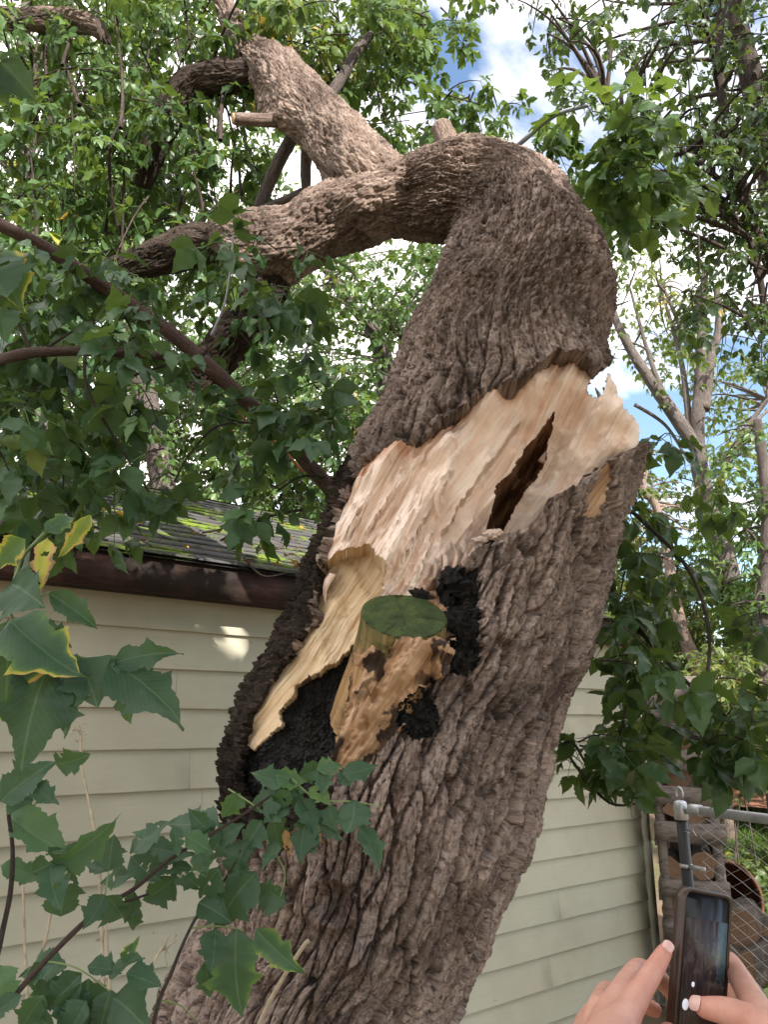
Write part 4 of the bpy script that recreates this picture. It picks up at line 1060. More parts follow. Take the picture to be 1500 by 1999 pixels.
class Crown:
    def __init__(s): s.lv, s.lf, s.lr, s.n = [], [], [], 0; s.tv, s.tf, s.tn = [], [], 0
    def leaves(s, x):
        (v, f, r), (pv, pf) = x
        s.lv += [v, pv]; s.lf += [f + s.n, pf + s.n + len(v)]; s.lr += [r, np.full(len(pv), .85)]; s.n += len(v) + len(pv)
        return s
    def leaflets(s, x):
        v, f, r = x; s.lv.append(v); s.lf.append(f + s.n); s.lr.append(r); s.n += len(v); return s
    def twigs(s, p0, p1, p2, r0, r1, K=5, sides=4):
        """quadratic twigs"""
        N = len(p0); t = np.linspace(0, 1, K)[None, :, None]
        c = p0[:, None] * (1 - t)**2 + 2 * p1[:, None] * t * (1 - t) + p2[:, None] * t**2
        tg = nrm(np.gradient(c, axis=1)); a = nrm(np.cross(tg, np.array([.3, .2, 1.0]))); b = np.cross(tg, a)
        th = np.arange(sides) * 2 * math.pi / sides
        rad = np.asarray(r0)[:, None] * (1 - t[..., 0]) + np.asarray(r1)[:, None] * t[..., 0]
        v = c[:, :, None] + (np.cos(th)[None, None, :, None] * a[:, :, None] + np.sin(th)[None, None, :, None] * b[:, :, None]) * rad[:, :, None, None]
        i = np.arange(K - 1)[:, None] * sides; j = np.arange(sides)[None]
        f = np.stack([i + j, i + (j + 1) % sides, i + sides + (j + 1) % sides, i + sides + j], -1).reshape(-1, 4)
        f = (f[None] + (np.arange(N) * K * sides)[:, None, None]).reshape(-1, 4)
        s.tv.append(v.reshape(-1, 3)); s.tf.append(f + s.tn); s.tn += N * K * sides
        return c, tg
    def sprigs(s, p0, dirs, length, size, kind='far', nodes=5, droop=.35, hang=.5, nlat=2, rnd=None, r=.006):
        N = len(p0); dirs = nrm(dirs); length = np.broadcast_to(np.asarray(length, float), (N,))
        p1 = p0 + dirs * (length * .55)[:, None]
        p2 = p0 + dirs * length[:, None] - np.array([0, 0, 1.0]) * (length * droop)[:, None]
        c, tg = s.twigs(p0, p1, p2, np.full(N, r), np.full(N, r * .35), nodes + 1)
        b = c[:, 1:].reshape(-1, 3); t = tg[:, 1:].reshape(-1, 3)
        sd = nrm(np.cross(t, RNG.normal(size=t.shape) * .5 + [0, 0, 1.0]))
        rr = None if rnd is None else np.clip(np.repeat(rnd, nodes) + RNG.normal(size=N * nodes) * .10, 0, 1)
        for sg in (-1, 1):
            k = RNG.random(len(b)) < .88
            s.leaves(compound(b[k], (t * .45 + sg * sd)[k], size, kind, hang, nlat, None if rr is None else rr[k]))
        s.leaves(compound(p2, tg[:, -1], size, kind, hang * .6, nlat, None if rnd is None else rnd))
        return s
    def build(s, parent, lm, tm, lname="crown", tname="twigs", label=None):
        vs, fs, mi, rn = [], [], [], []
        nt = 0
        if s.tv:
            v = np.concatenate(s.tv); vs.append(v); f4 = np.concatenate(s.tf); rn.append(np.full(len(v), .4)); nt = len(v)
        else: f4 = np.zeros((0, 4), int)
        if s.lv:
            v = np.concatenate(s.lv); vs.append(v); f3 = np.concatenate(s.lf) + nt; rn.append(np.concatenate(s.lr))
        else: f3 = np.zeros((0, 3), int)
        v = np.concatenate(vs)
        me = raw_mesh(lname, v, [f4, f3], {'rnd': np.concatenate(rn), 'bk': v})
        o = link(lname, me, lm, parent); me.materials.append(tm)
        me.polygons.foreach_set('material_index', np.concatenate([np.ones(len(f4), np.int32), np.zeros(len(f3), np.int32)]))
        if label: o['label'] = label
        return o

def blob_px(n, x0, x1, y0, y1, Y0, Y1):
    return P(RNG.uniform(x0, x1, n), RNG.uniform(y0, y1, n), RNG.uniform(Y0, Y1, n))
def poly_px(n, poly, Y0, Y1, soft=0.0):
    poly = np.array(poly, float); lo, hi = poly.min(0), poly.max(0); X, Y = [], []
    while len(X) < n:
        x, y = RNG.uniform(lo[0], hi[0], n * 3), RNG.uniform(lo[1], hi[1], n * 3)
        k = in_poly(x + soft * RNG.normal(size=n * 3), y + soft * RNG.normal(size=n * 3), poly)
        X += list(x[k]); Y += list(y[k])
    return P(np.array(X[:n]), np.array(Y[:n]), RNG.uniform(Y0, Y1, n))
def rdir(n, up=0.0):
    d = RNG.normal(size=(n, 3)); d[:, 2] = d[:, 2] * .5 + up
    return nrm(d)

SUNLIT = np.concatenate([path(q, 14) for q in ([(880,320,2.45),(780,340,2.5),(700,290,2.55),(620,220,2.7),(530,140,2.85)], [(860,400,2.5),(740,390,2.5),(640,430,2.55),(540,470,2.6),(440,470,2.7)], [(960,300,2.45),(900,370,2.42),(840,300,2.5)])])
def sun_free(p, margin=.22, keep=.06):
    """False for points that would throw shade on the sunlit limbs"""
    v = p[:, None] - SUNLIT[None]; al = v @ SUN
    d = np.linalg.norm(v - al[..., None] * SUN, axis=-1)
    return ~((al > .05) & (d < margin)).any(1) | (RNG.random(len(p)) < keep)

G_STOPS = [(0.0, (0.026, 0.060, 0.020)), (0.35, (0.050, 0.108, 0.032)), (0.62, (0.085, 0.160, 0.046)), (0.86, (0.15, 0.225, 0.065)), (0.985, (0.24, 0.25, 0.05)), (1.0, (0.42, 0.26, 0.04))]
M_LEAF = m_leaf("maple_leaf", G_STOPS)
M_LEAF_DARK = m_leaf("shaded_leaf", [(0.0, (0.014, 0.036, 0.013)), (0.5, (0.024, 0.060, 0.019)), (0.9, (0.045, 0.095, 0.028)), (1.0, (0.10, 0.14, 0.03))], 0.22)  # darker copy of the leaf greens, shade put into the colour
M_LEAF_PALE = m_leaf("pale_leaf", [(0.0, (0.045, 0.075, 0.022)), (0.4, (0.085, 0.125, 0.038)), (0.75, (0.14, 0.18, 0.055)), (0.93, (0.27, 0.25, 0.07)), (1.0, (0.40, 0.25, 0.08))], 0.36)
M_LEAF_NEAR = m_leaf("near_leaf", [(0.0, (0.026, 0.066, 0.030)), (0.45, (0.046, 0.108, 0.042)), (0.8, (0.085, 0.165, 0.055)), (0.93, (0.13, 0.19, 0.04)), (1.0, (0.40, 0.38, 0.06))], 0.20, 0.45)
M_TWIG = m_bark("twig_bark", (0.035, 0.026, 0.022), (0.075, 0.058, 0.05), (0.15, 0.12, 0.105), 0.2)

# -------- foliage of the broken tree itself: sprigs leaving its bent limbs, hanging to the left
cr = Crown()
ULEFT = [(-80,-80),(880,-80),(870,40),(800,90),(760,160),(700,150),(640,120),(520,90),(470,120),(470,260),(500,420),(420,520),(300,520),(150,560),(-80,600)]
p = poly_px(500, ULEFT, 3.0, 4.8, 8); p = p[sun_free(p, .34)]; n = len(p)
cr.sprigs(p, rdir(n, -.1), RNG.uniform(.18, .40, n), .135, 'mid', 4, .5, .7, 2, rnd=np.clip(.45 + .5 * perlin(p[:, 0] * 1.6, p[:, 2] * 1.6, 3.0) + .12 * RNG.normal(size=n), 0.02, .97))
p = poly_px(26, [(520,40),(600,60),(590,110),(500,110)], 3.3, 3.8); cr.sprigs(p, rdir(26), np.full(26, .2), .11, 'mid', 3, .5, .7, 2, rnd=np.full(26, .96))
# sprays reaching out over the arch against the cloud
for poly, n, Y in (([(760,30),(870,0),(880,60),(800,110),(720,140),(700,110)], 15, 3.6), ([(800,130),(880,150),(990,170),(985,215),(900,210),(800,200)], 14, 3.7),
                   ([(740,250),(830,230),(840,290),(760,295)], 10, 4.2), ([(690,80),(760,70),(750,150),(700,150)], 12, 3.5)):
    p = poly_px(n, poly, Y, Y + .5, 4); cr.sprigs(p, rdir(n, -.1) + [.4, 0, 0], RNG.uniform(.12, .25, n), .125, 'mid', 3, .45, .6, 2)
for pts in ([(560,150,3.3),(700,100,3.6),(800,160,3.7),(940,205,3.75)], [(640,160,3.4),(720,70,3.5),(840,20,3.6)], [(560,200,4.2),(690,240,4.2),(800,235,4.3)], [(700,300,4.3),(730,240,4.3),(840,215,4.4)]):
    w = path(pts); v, f, t = tube_arrays(w, np.linspace(.009, .003, len(w)), 5, False); cr.tv.append(v); cr.tf.append(f + cr.tn); cr.tn += len(v)
# thin dark upright shoots among the leaves
for i in range(46):
    x = RNG.uniform(20, 480); y = RNG.uniform(60, 520); Y = RNG.uniform(3.0, 4.2)
    a = P(x, y, Y); b = P(x + RNG.normal() * 45, y - RNG.uniform(80, 260), Y + RNG.normal() * .2)
    cr.twigs(a[None], ((a + b) / 2 + RNG.normal(size=3) * .06)[None], b[None], [RNG.uniform(.006, .013)], [.004], 7, 5)
cr.build(tree, M_LEAF, M_TWIG, "crown", "twigs", "green compound leaves hanging from the bent limbs")

# -------- trees standing beyond, each with trunk, twigs and crown
def tree_at(name, label, trunk_px, crowns, lm, group=None, r=(.14, .04), size=.15, kind='far', limbs=(), tw=M_GREYBR):
    """trunk_px: polyline (px,py,Y); crowns: (poly, Y0, Y1, sprigs)"""
    w = path(trunk_px); base = w[0] * [1, 1, 0] + [0, 0, GL]
    t = thing(name, base, label, "tree", group)
    w = np.concatenate([[base - [0, 0, .1]], w])
    rr = np.linspace(r[0], r[1], len(w)) * (1 + .07 * perlin(np.arange(len(w)) * .7, base[0]))
    m = MB(); m.tube(w, rr, 12)
    def trunk_mesh(w, rr, nm):
        v, f, tri = tube_arrays(w, rr, 12); n = len(w)
        arc = np.concatenate([[0], np.cumsum(np.linalg.norm(np.diff(w, axis=0), axis=1))])
        v[:-2] += nrm(v[:-2] - np.repeat(w, 12, 0)) * (0.10 * rr.repeat(12) * perlin(v[:-2, 0] * 9, v[:-2, 1] * 9, v[:-2, 2] * 3))[:, None]
        bk = np.concatenate([np.stack([np.tile(np.arange(12) * .06, n), np.repeat(arc, 12), np.zeros(12 * n)], -1), np.zeros((2, 3))])
        link(nm, raw_mesh(nm, v, [f, tri], {'bk': bk, 'rnd': np.full(len(v), .5)}), tw, t)
    trunk_mesh(w, rr, "trunk")
    for lp, r0, r1 in limbs:
        lw = path(lp); trunk_mesh(lw, np.linspace(r0, r1, len(lw)), "limb")
    cr = Crown()
    anchors = np.concatenate([w[len(w) // 3:]] + [path(lp) for lp, _, _ in limbs])
    for poly, Y0, Y1, n in crowns:
        p = poly_px(n, poly, Y0, Y1, 10); p = p[sun_free(p, .45)]; n = len(p)
        cr.sprigs(p, rdir(n, -.05), RNG.uniform(.25, .6, n), size, kind, 4, .4, .6, 2 if kind != 'far' else 1, rnd=np.clip(.45 + .55 * perlin(p[:, 0] * .9, p[:, 1] * .9, p[:, 2] * .9) + .12 * RNG.normal(size=n), .02, .98), r=.008)
        # secondary boughs tie the sprigs to the wood
        k = p[RNG.random(n) < min(1, 30 / n)]
        dist = np.linalg.norm(anchors[None] - k[:, None], axis=-1) + np.maximum(0, anchors[None, :, 2] - k[:, None, 2]) * .8
        a = anchors[dist.argmin(1)]
        mid = (a + k) / 2 + RNG.normal(size=a.shape) * .12 + [0, 0, .15]
        cr.twigs(a, mid, k, np.full(len(k), .022), np.full(len(k), .007), 8, 5)
    cr.build(t, lm, tw, "crown", "twigs")
    return t
# ------------------------------------------------------------------ trees beyond
BG = "trees beyond the shed"
tree_at("maple_tree", "leafy green tree behind the shed roof at the far left", [(60,1000,8),(80,600,8.2),(40,200,8.4),(60,-100,8.6)],
        [([(-150,-100),(330,-100),(330,300),(260,600),(300,860),(-150,880)], 7.2, 9.5, 300)], M_LEAF, BG, (.15, .05), .20)
tree_at("maple_tree", "grey stemmed tree rising behind the sawn limb", [(330,1000,9.5),(180,300,9.6),(90,60,9.7),(60,-120,9.7)],
        [([(200,200),(560,240),(600,520),(560,900),(230,900)], 8.2, 11, 290)], M_LEAF, BG, (.17, .06), .20)
tree_at("maple_tree", "green tree framed under the arch of the broken trunk", [(760,1050,11),(745,700,11),(690,600,11),(600,480,11)],
        [([(480,500),(720,450),(900,460),(880,620),(820,660),(700,640),(640,660),(560,640)], 9.5, 12.5, 230), ([(430,660),(660,650),(760,720),(720,900),(640,1010),(430,950)], 8.5, 11, 300)], M_LEAF, BG, (.16, .05), .22,
        limbs=(([(765,720,10.8),(745,650,10.8),(670,580,10.8)], .05, .03), ([(745,800,10.8),(752,690,10.8),(715,610,10.8),(820,690,10.8)], .04, .02)))
# the tall tree on the right, with added, unseen shade leaves parented to it below
RT = [([(1060,-60),(1260,-60),(1270,60),(1270,170),(1200,200),(1130,150),(1090,190),(1050,120)], 4.6, 6.0, 17),
      ([(1230,-60),(1560,-60),(1560,230),(1330,260),(1270,170)], 4.6, 6.2, 66),
      ([(1250,230),(1560,220),(1560,640),(1440,640),(1330,560),(1300,420),(1240,330)], 4.6, 6.2, 100),
      ([(1170,330),(1270,330),(1270,440),(1210,480)], 4.8, 5.6, 14)]
rt = tree_at("maple_tree", "tall dark green tree leaning in overhead from the right edge", [(1640,1600,6.5),(1600,1000,6.2),(1500,300,5.8),(1440,40,5.6),(1420,-150,5.5)],
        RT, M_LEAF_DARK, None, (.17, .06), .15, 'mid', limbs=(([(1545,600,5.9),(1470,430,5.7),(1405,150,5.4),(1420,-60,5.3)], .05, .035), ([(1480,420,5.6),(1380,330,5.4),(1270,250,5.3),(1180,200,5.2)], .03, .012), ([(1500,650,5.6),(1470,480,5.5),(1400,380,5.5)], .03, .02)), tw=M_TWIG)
# unseen leaves added along the sun rays to shade trunk, wall and hands
def shade_canopy(targets, n, t0, t1, size):
    """sprigs in the air between the sun and the places that lie in shade"""
    k = RNG.integers(0, len(targets), n)
    return targets[k] + SUN * RNG.uniform(t0, t1, n)[:, None] + RNG.normal(size=(n, 3)) * .10
tg = []
SH_TRUNK = [(905,330),(960,310),(1000,330),(1060,345),(1120,420),(1170,520),(1190,620),(1180,720),(1245,830),(1200,1060),(1110,1360),(1030,1640),(920,1900),(800,2170),(300,1999),(440,1500),(650,1000),(740,800),(860,520),(885,470)]
tg.append(poly_px(1500, SH_TRUNK, 2.2, 2.45))
tt_ = RNG.uniform(T_START, T_END + .1, 1200); tg.append(np.stack([W(q, .02, z_) for q, z_ in zip(tt_, RNG.uniform(0, 2.3, 1200))]))
tg.append(np.tile(P(1300, 1950, .76), (260, 1)) + RNG.normal(size=(260, 3)) * .14)
pq = [wall_hit(a_, b_) for a_, b_ in zip(RNG.uniform(280, 500, 500), RNG.uniform(1200, 1420, 500))]; tg.append(np.stack([W(a_, .02, b_) for a_, b_ in pq]))
tg = np.concatenate(tg)
WALLT = tg[1500:2700]
LAWN = np.stack([RNG.uniform(2.5, 6, 60), RNG.uniform(6, 13, 60), np.full(60, GL + .1)], -1)
p = shade_canopy(tg, 3800, 3.5, 11.0, .3)
qx, qy = proj(p); dcam = (p - CAM)[:, 1] * CP + (p - CAM)[:, 2] * SP
k = ~((dcam > -1.0) & (dcam < .6)) & ~((dcam > 0) & (qx > -1600) & (qx < 3100) & (qy > -1600) & (qy < 3600)) & sun_free(p, .5, 0) & (np.linalg.norm(p - CAM, axis=1) > 1.6); p = p[k]
v_ = p[:, None] - LAWN[None]; al_ = v_ @ SUN; p = p[~((al_ > 0) & (np.linalg.norm(v_ - al_[..., None] * SUN, axis=-1) < .55)).any(1)]
pq = [wall_hit(a_, b_) for a_, b_ in zip(RNG.uniform(130, 540, 600), RNG.uniform(1150, 1420, 600))]
q = np.array([W(a_, .02, b_) for a_, b_ in pq]) + SUN * RNG.uniform(6.0, 11, 600)[:, None]; dq_ = (q - CAM)[:, 1] * CP + (q - CAM)[:, 2] * SP; q = q[sun_free(q, .36, 0) & (dq_ < -1.2)]; p = np.concatenate([p, q])
pq = [wall_hit(a_, b_) for a_, b_ in zip(RNG.uniform(940, 1270, 700), RNG.uniform(1450, 1990, 700))]
q = np.array([W(a_, .02, b_) for a_, b_ in pq]) + SUN * RNG.uniform(9.5, 14, 700)[:, None]; dq_ = (q - CAM)[:, 1] * CP + (q - CAM)[:, 2] * SP; p = np.concatenate([p, q[sun_free(q, .36, 0) & (dq_ < -1.0)]])
cr = Crown()
cr.sprigs(p, rdir(len(p)), RNG.uniform(.35, .7, len(p)), .34, 'far', 4, .3, .5, 2, r=.008)
w = catmull(np.array([P(1420,-150,5.5), [3.2, 3.2, 6.0], [3.3, 0.2, 6.4], [2.6, -2.6, 6.2]]), np.linspace(0, 3, 24)); v, f, t = tube_arrays(w, np.linspace(.06, .03, len(w)), 8); cr.tv.append(v); cr.tf.append(f + cr.tn); cr.tn += len(v)
cr.build(rt, M_LEAF_DARK, M_TWIG, "unseen_shade_canopy", "unseen_shade_twigs")

# pale bare tree far right, sparse yellowish leaves
tree_at("bare_tree", "pale grey forked tree with thin foliage standing beyond the fence", [(1462,1500,11),(1438,1200,11),(1395,1010,11),(1372,940,11),(1362,850,11),(1368,740,11),(1372,620,11),(1378,520,11)],
        [([(1190,480),(1340,470),(1380,600),(1330,720),(1200,700)], 10.5, 13.5, 80), ([(1330,640),(1520,600),(1520,900),(1400,900)], 10.5, 13.5, 60)], M_LEAF_PALE, None, (.19, .05), .20,
        limbs=(([(1366,880,11),(1310,800,11),(1255,720,11),(1205,630,11),(1190,560,11)], .12, .04), ([(1374,800,11),(1388,700,11),(1405,640,11),(1400,560,11)], .10, .05), ([(1310,800,11),(1270,700,11.3),(1230,560,11.5)], .05, .02),
               ([(1400,1010,11),(1420,900,11.2),(1470,820,11.4),(1500,780,11.4)], .06, .03), ([(1350,860,11),(1330,700,11.3),(1290,560,11.4)], .06, .02), ([(1368,740,11),(1330,640,11.2),(1300,570,11.2)], .05, .025), ([(1240,790,11),(1300,830,11.1),(1345,900,11)], .03, .02)), tw=M_GREYBR)
tree_at("leaning_tree", "pinkish grey leaning trunk low behind the hanging branch", [(1390,1350,10),(1330,1220,10),(1290,1010,10.4),(1255,960,10.5)],
        [([(1180,900),(1340,880),(1400,1010),(1330,1130),(1180,1150)], 10.5, 13, 90)], M_LEAF_PALE, None, (.10, .04), .2, tw=M_LIMB)
tree_at("dark_trunk_tree", "dark trunked tree with green crown at the right picture edge", [(1520,1560,9),(1495,1250,9),(1500,1000,9),(1480,820,9)],
        [([(1400,840),(1560,820),(1560,1220),(1420,1180)], 8.6, 11, 130)], M_LEAF, None, (.13, .05), .2)
# shrubs closing the view
SHB = "shrubs beyond the fence"
def shrub(label, poly, Y0, Y1, n, lm, size=.17):
    c = P(np.mean([q[0] for q in poly]), max(q[1] for q in poly), (Y0 + Y1) / 2)
    t = thing("shrub", c * [1, 1, 0] + [0, 0, GL], label, "shrub", SHB); cr = Crown()
    p = poly_px(n, poly, Y0, Y1, 14)
    cr.sprigs(p, rdir(n, .25), RNG.uniform(.2, .5, n), size, 'far', 4, .3, .4, 1, rnd=np.clip(.5 + .6 * perlin(p[:, 0] * 1.1, p[:, 1] * 1.1, p[:, 2] * 1.1) + .1 * RNG.normal(size=n), .02, .98))
    k = p[:4]; b = c * [1, 1, 0] + [0, 0, GL] + RNG.normal(size=(len(k), 3)) * [.25, .25, 0]
    cr.twigs(b, (b + k) / 2 + RNG.normal(size=k.shape) * .1, k, np.full(len(k), .012), np.full(len(k), .006), 8, 5)
    cr.build(t, lm, M_TWIG, "foliage", "stems")
shrub("bright green shrub right of the pallet rack", [(1375,1290),(1460,1270),(1480,1420),(1450,1540),(1380,1500)], 8.2, 9.4, 130, M_LEAF_PALE, .15)
shrub("yellow green bush above the shed eave end", [(1180,1120),(1400,1090),(1420,1280),(1330,1330),(1180,1250)], 10.5, 13, 230, M_LEAF_PALE, .2)
shrub("dark green bush at the right picture edge", [(1430,1150),(1560,1100),(1560,1480),(1450,1450)], 9.5, 11, 230, M_LEAF, .19)
shrub("low green thicket behind the shed corner", [(1080,1180),(1300,1150),(1420,1350),(1420,1530),(1240,1480)], 11, 14, 280, M_LEAF, .2)
shrub("wide dark thicket closing the view under the trees", [(-200,700),(420,700),(700,800),(700,1150),(-200,1100)], 10.0, 13, 820, M_LEAF_DARK, .24)

# grass and ground cover beyond the fence
def blades(n):
    y = RNG.uniform(5.2, 16, n)**1.0; x0 = y * (1330 - 750) / 1559; x1 = y * (1600 - 750) / 1559
    x = x0 + (x1 - x0) * RNG.random(n) - .2; z = GL + rise(y) + 0.05 * fbm(x * .35, y * .35, 1.0, 3) + .25 * smooth(7, 22, y) * fbm(x * .12, y * .12, 4.0, 2) - .01
    h = RNG.uniform(.05, .14, n); w = RNG.uniform(.003, .007, n) ; a = RNG.uniform(0, 6.28, n); lean = RNG.normal(size=(n, 2)) * .05
    b = np.stack([x, y, z], -1); s = np.stack([np.cos(a), np.sin(a), 0 * a], -1) * w[:, None]
    mid = b + np.concatenate([lean * .4, h[:, None] * .6], 1); tip = b + np.concatenate([lean, h[:, None]], 1)
    v = np.stack([b - s, b + s, mid + s * .7, mid - s * .7, tip], 1).reshape(-1, 3)
    q = (np.array([[0, 1, 2, 3]])[None] + (np.arange(n) * 5)[:, None, None]).reshape(-1, 4); t = (np.array([[3, 2, 4]])[None] + (np.arange(n) * 5)[:, None, None]).reshape(-1, 3)
    return v, [q, t], np.repeat(np.clip(.55 + .6 * perlin(x * .8, y * .8, 2.2) + RNG.normal(size=n) * .15, 0, 1), 5)
v, f, r = blades(60000)
M_GRASS = m_leaf("grass_blade", [(0, (0.035, 0.075, 0.015)), (.5, (0.075, 0.15, 0.025)), (1, (0.15, 0.22, 0.04))], .3, .5)
o = link("grass", raw_mesh("grass", v, f, {'rnd': r}), M_GRASS); tag(o, kind='stuff')
gc = Crown(); n = 1500
y = RNG.uniform(5.3, 9.5, n); x = y * RNG.uniform(1385 - 750, 1600 - 750, n) / 1559
gc.leaves(compound(np.stack([x, y, GL + rise(y) + RNG.uniform(.02, .22, n)], -1), rdir(n, .3), .15, 'far', .1, 1))
o = gc.build(None, M_LEAF_PALE, M_TWIG, "ground_cover"); tag(o, kind='stuff')
# bare reddish soil patch
th_ = np.linspace(0, 2 * math.pi, 40, endpoint=False); c0 = P(1468, 1558, 11.2); 
rr = 1 + .25 * perlin(np.cos(th_) * 1.5, np.sin(th_) * 1.5, 3)
v = [c0 + [0, 0, .16]]
for q in (.5, 1.0): v += list(np.stack([c0[0] + np.cos(th_) * rr * q * .9, c0[1] + np.sin(th_) * rr * q * 1.6, np.full(40, c0[2] + .14 * (1 - q**2) + .0) + .03 * perlin(th_ * 3, q * 5)], -1))
j = np.arange(40); o = link("dirt_mound", raw_mesh("dirt_mound", np.array(v), [np.stack([0 * j, 1 + j, 1 + (j + 1) % 40], -1), np.stack([1 + j, 41 + j, 41 + (j + 1) % 40, 1 + (j + 1) % 40], -1)]), m_plain("reddish_soil", (0.24, 0.12, 0.075), .9, .1, .4, 9, .5))
tag(o, kind='structure')

# ------------------------------------------------------------------ the sapling leaning out from behind the trunk at left
def stem_plant(name, label, stems, sprig_spec, lm, sm, cat="sapling", stem_name="stem", group=None):
    base = P(*stems[0][0][0])
    t = thing(name, base * [1, 1, 0] + [0, 0, GL] if base[2] < 1.2 else base, label, cat, group)
    for pix, r0, r1 in stems:
        branch(stem_name, pix, r0, r1, sm, None, t, sides=9, lump=.15)
    cr = Crown()
    for poly, Y0, Y1, n, size, kind, ln in sprig_spec:
        p = poly_px(n, poly, Y0, Y1, 4)
        cr.sprigs(p, rdir(n, .0), RNG.uniform(ln * .6, ln * 1.3, n), size, kind, 3, .35, .6, 1 if kind == 'near' else 2, r=.0035)
    cr.build(t, lm, M_TWIG, "leaves", "twigs")
    return t
SAP = stem_plant("leaning_branch", "smooth brown branch slanting up to the left from behind the trunk", [
    ([(668,1000,2.75),(640,950,2.72),(545,845,2.65),(440,745,2.55),(320,640,2.42),(180,545,2.28),(80,480,2.2),(-30,425,2.1)], .030, .022),
    ([(430,738,2.54),(330,698,2.4),(170,686,2.25),(50,690,2.15),(-40,715,2.05)], .014, .017)],
    [([(-60,380),(60,420),(230,560),(360,640),(470,760),(560,850),(640,930),(590,980),(420,990),(150,960),(-60,960)], 2.1, 3.2, 64, .165, 'near', .16),
     ([(330,520),(480,420),(640,560),(640,640),(740,800),(700,900),(560,860),(420,680)], 2.3, 2.9, 26, .15, 'near', .14),
     ([(-60,420),(250,480),(330,650),(250,740),(-60,800)], 2.2, 3.0, 32, .15, 'near', .14)], M_LEAF_NEAR, M_SMOOTHBR, "branch", "branch")
M_WHITESTEM = m_plain("bluish_stem", (0.28, 0.30, 0.34), .6, .3, .3, 30, .2)
M_REDTWIG = m_plain("red_twig", (0.40, 0.12, 0.06), .6, .3, .3, 20, .1)
for pix in ([(455,460,2.3),(448,540,2.3),(436,600,2.32),(412,655,2.34)], [(612,610,2.5),(605,660,2.5),(585,722,2.52)]):
    branch("stem", pix, .0036, .0046, M_WHITESTEM, "pale bluish shoot", SAP)
branch("twig", [(590,920,2.9),(545,870,2.9),(480,820,2.9),(445,775,2.9)], .006, .003, M_REDTWIG, "red twig", SAP)
branch("twig", [(530,858,2.9),(470,845,2.9),(408,832,2.9)], .004, .002, M_REDTWIG, "red twig", SAP)
for pix in ([(60,690,2.16),(40,640,2.15),(15,600,2.1)], [(75,690,2.17),(120,660,2.2),(175,625,2.3)], [(165,690,2.24),(170,760,2.2),(220,850,2.2),(290,960,2.2)], [(400,690,2.4),(300,720,2.35),(180,760,2.3)], [(180,560,2.28),(230,600,2.4),(260,650,2.45)], [(655,935,2.74),(590,930,2.6),(540,960,2.5)], [(540,840,2.64),(545,800,2.6),(535,760,2.6)], [(515,825,2.9),(430,830,2.7),(375,880,2.5),(340,940,2.4)], [(590,995,2.7),(520,1010,2.5),(430,1055,2.4)], [(330,650,2.44),(250,600,2.4),(180,560,2.4)]):
    branch("twig", pix, .006, .003, M_TWIG, None, SAP)

# ------------------------------------------------------------------ dark leafy branch hanging at right, in front of the shed eave
RB = stem_plant("hanging_branch", "dark leafy branch hanging right of the trunk before the shed corner", [
    ([(1120,1020,2.9),(1210,990,2.8),(1280,1040,2.7),(1350,1120,2.6),(1385,1230,2.5),(1380,1340,2.4)], .009, .005),
    ([(1180,1150,2.9),(1240,1220,2.7),(1330,1320,2.5),(1420,1400,2.4)], .010, .005),
    ([(1085,1480,2.9),(1110,1440,2.75),(1150,1500,2.5)], .006, .004), ([(1100,1460,2.8),(1180,1560,2.5),(1240,1570,2.5)], .005, .003)],
    [([(1190,860),(1290,850),(1330,930),(1250,1020),(1190,1060)], 2.6, 3.0, 8, .16, 'near', .15), ([(1170,1060),(1330,1030),(1370,1150),(1250,1200),(1160,1160)], 2.6, 3.1, 9, .16, 'near', .15),
     ([(1150,1220),(1400,1240),(1500,1330),(1480,1480),(1380,1490),(1280,1390),(1150,1330)], 2.3, 2.9, 17, .16, 'near', .15), ([(1090,1370),(1230,1360),(1250,1440),(1180,1500),(1090,1480)], 2.4, 2.8, 8, .16, 'near', .13),
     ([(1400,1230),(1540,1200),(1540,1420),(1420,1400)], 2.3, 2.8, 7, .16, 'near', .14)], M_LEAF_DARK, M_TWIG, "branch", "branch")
# bright sprig tossed by the wind above the arch
stem_plant("leafy_shoot", "pale grey shoot with bright leaves rising from behind the arch", [([(995,300,3.3),(1030,268,3.2),(1085,225,3.1),(1150,205,3.0)], .014, .010)],
    [([(1145,180),(1200,170),(1280,290),(1300,370),(1230,380),(1170,290)], 2.9, 3.4, 24, .20, 'near', .14), ([(1030,220),(1090,250),(1080,330),(1030,300)], 3.2, 3.6, 8, .13, 'mid', .1)], M_LEAF, M_WHITESTEM, "shoot", "branch")
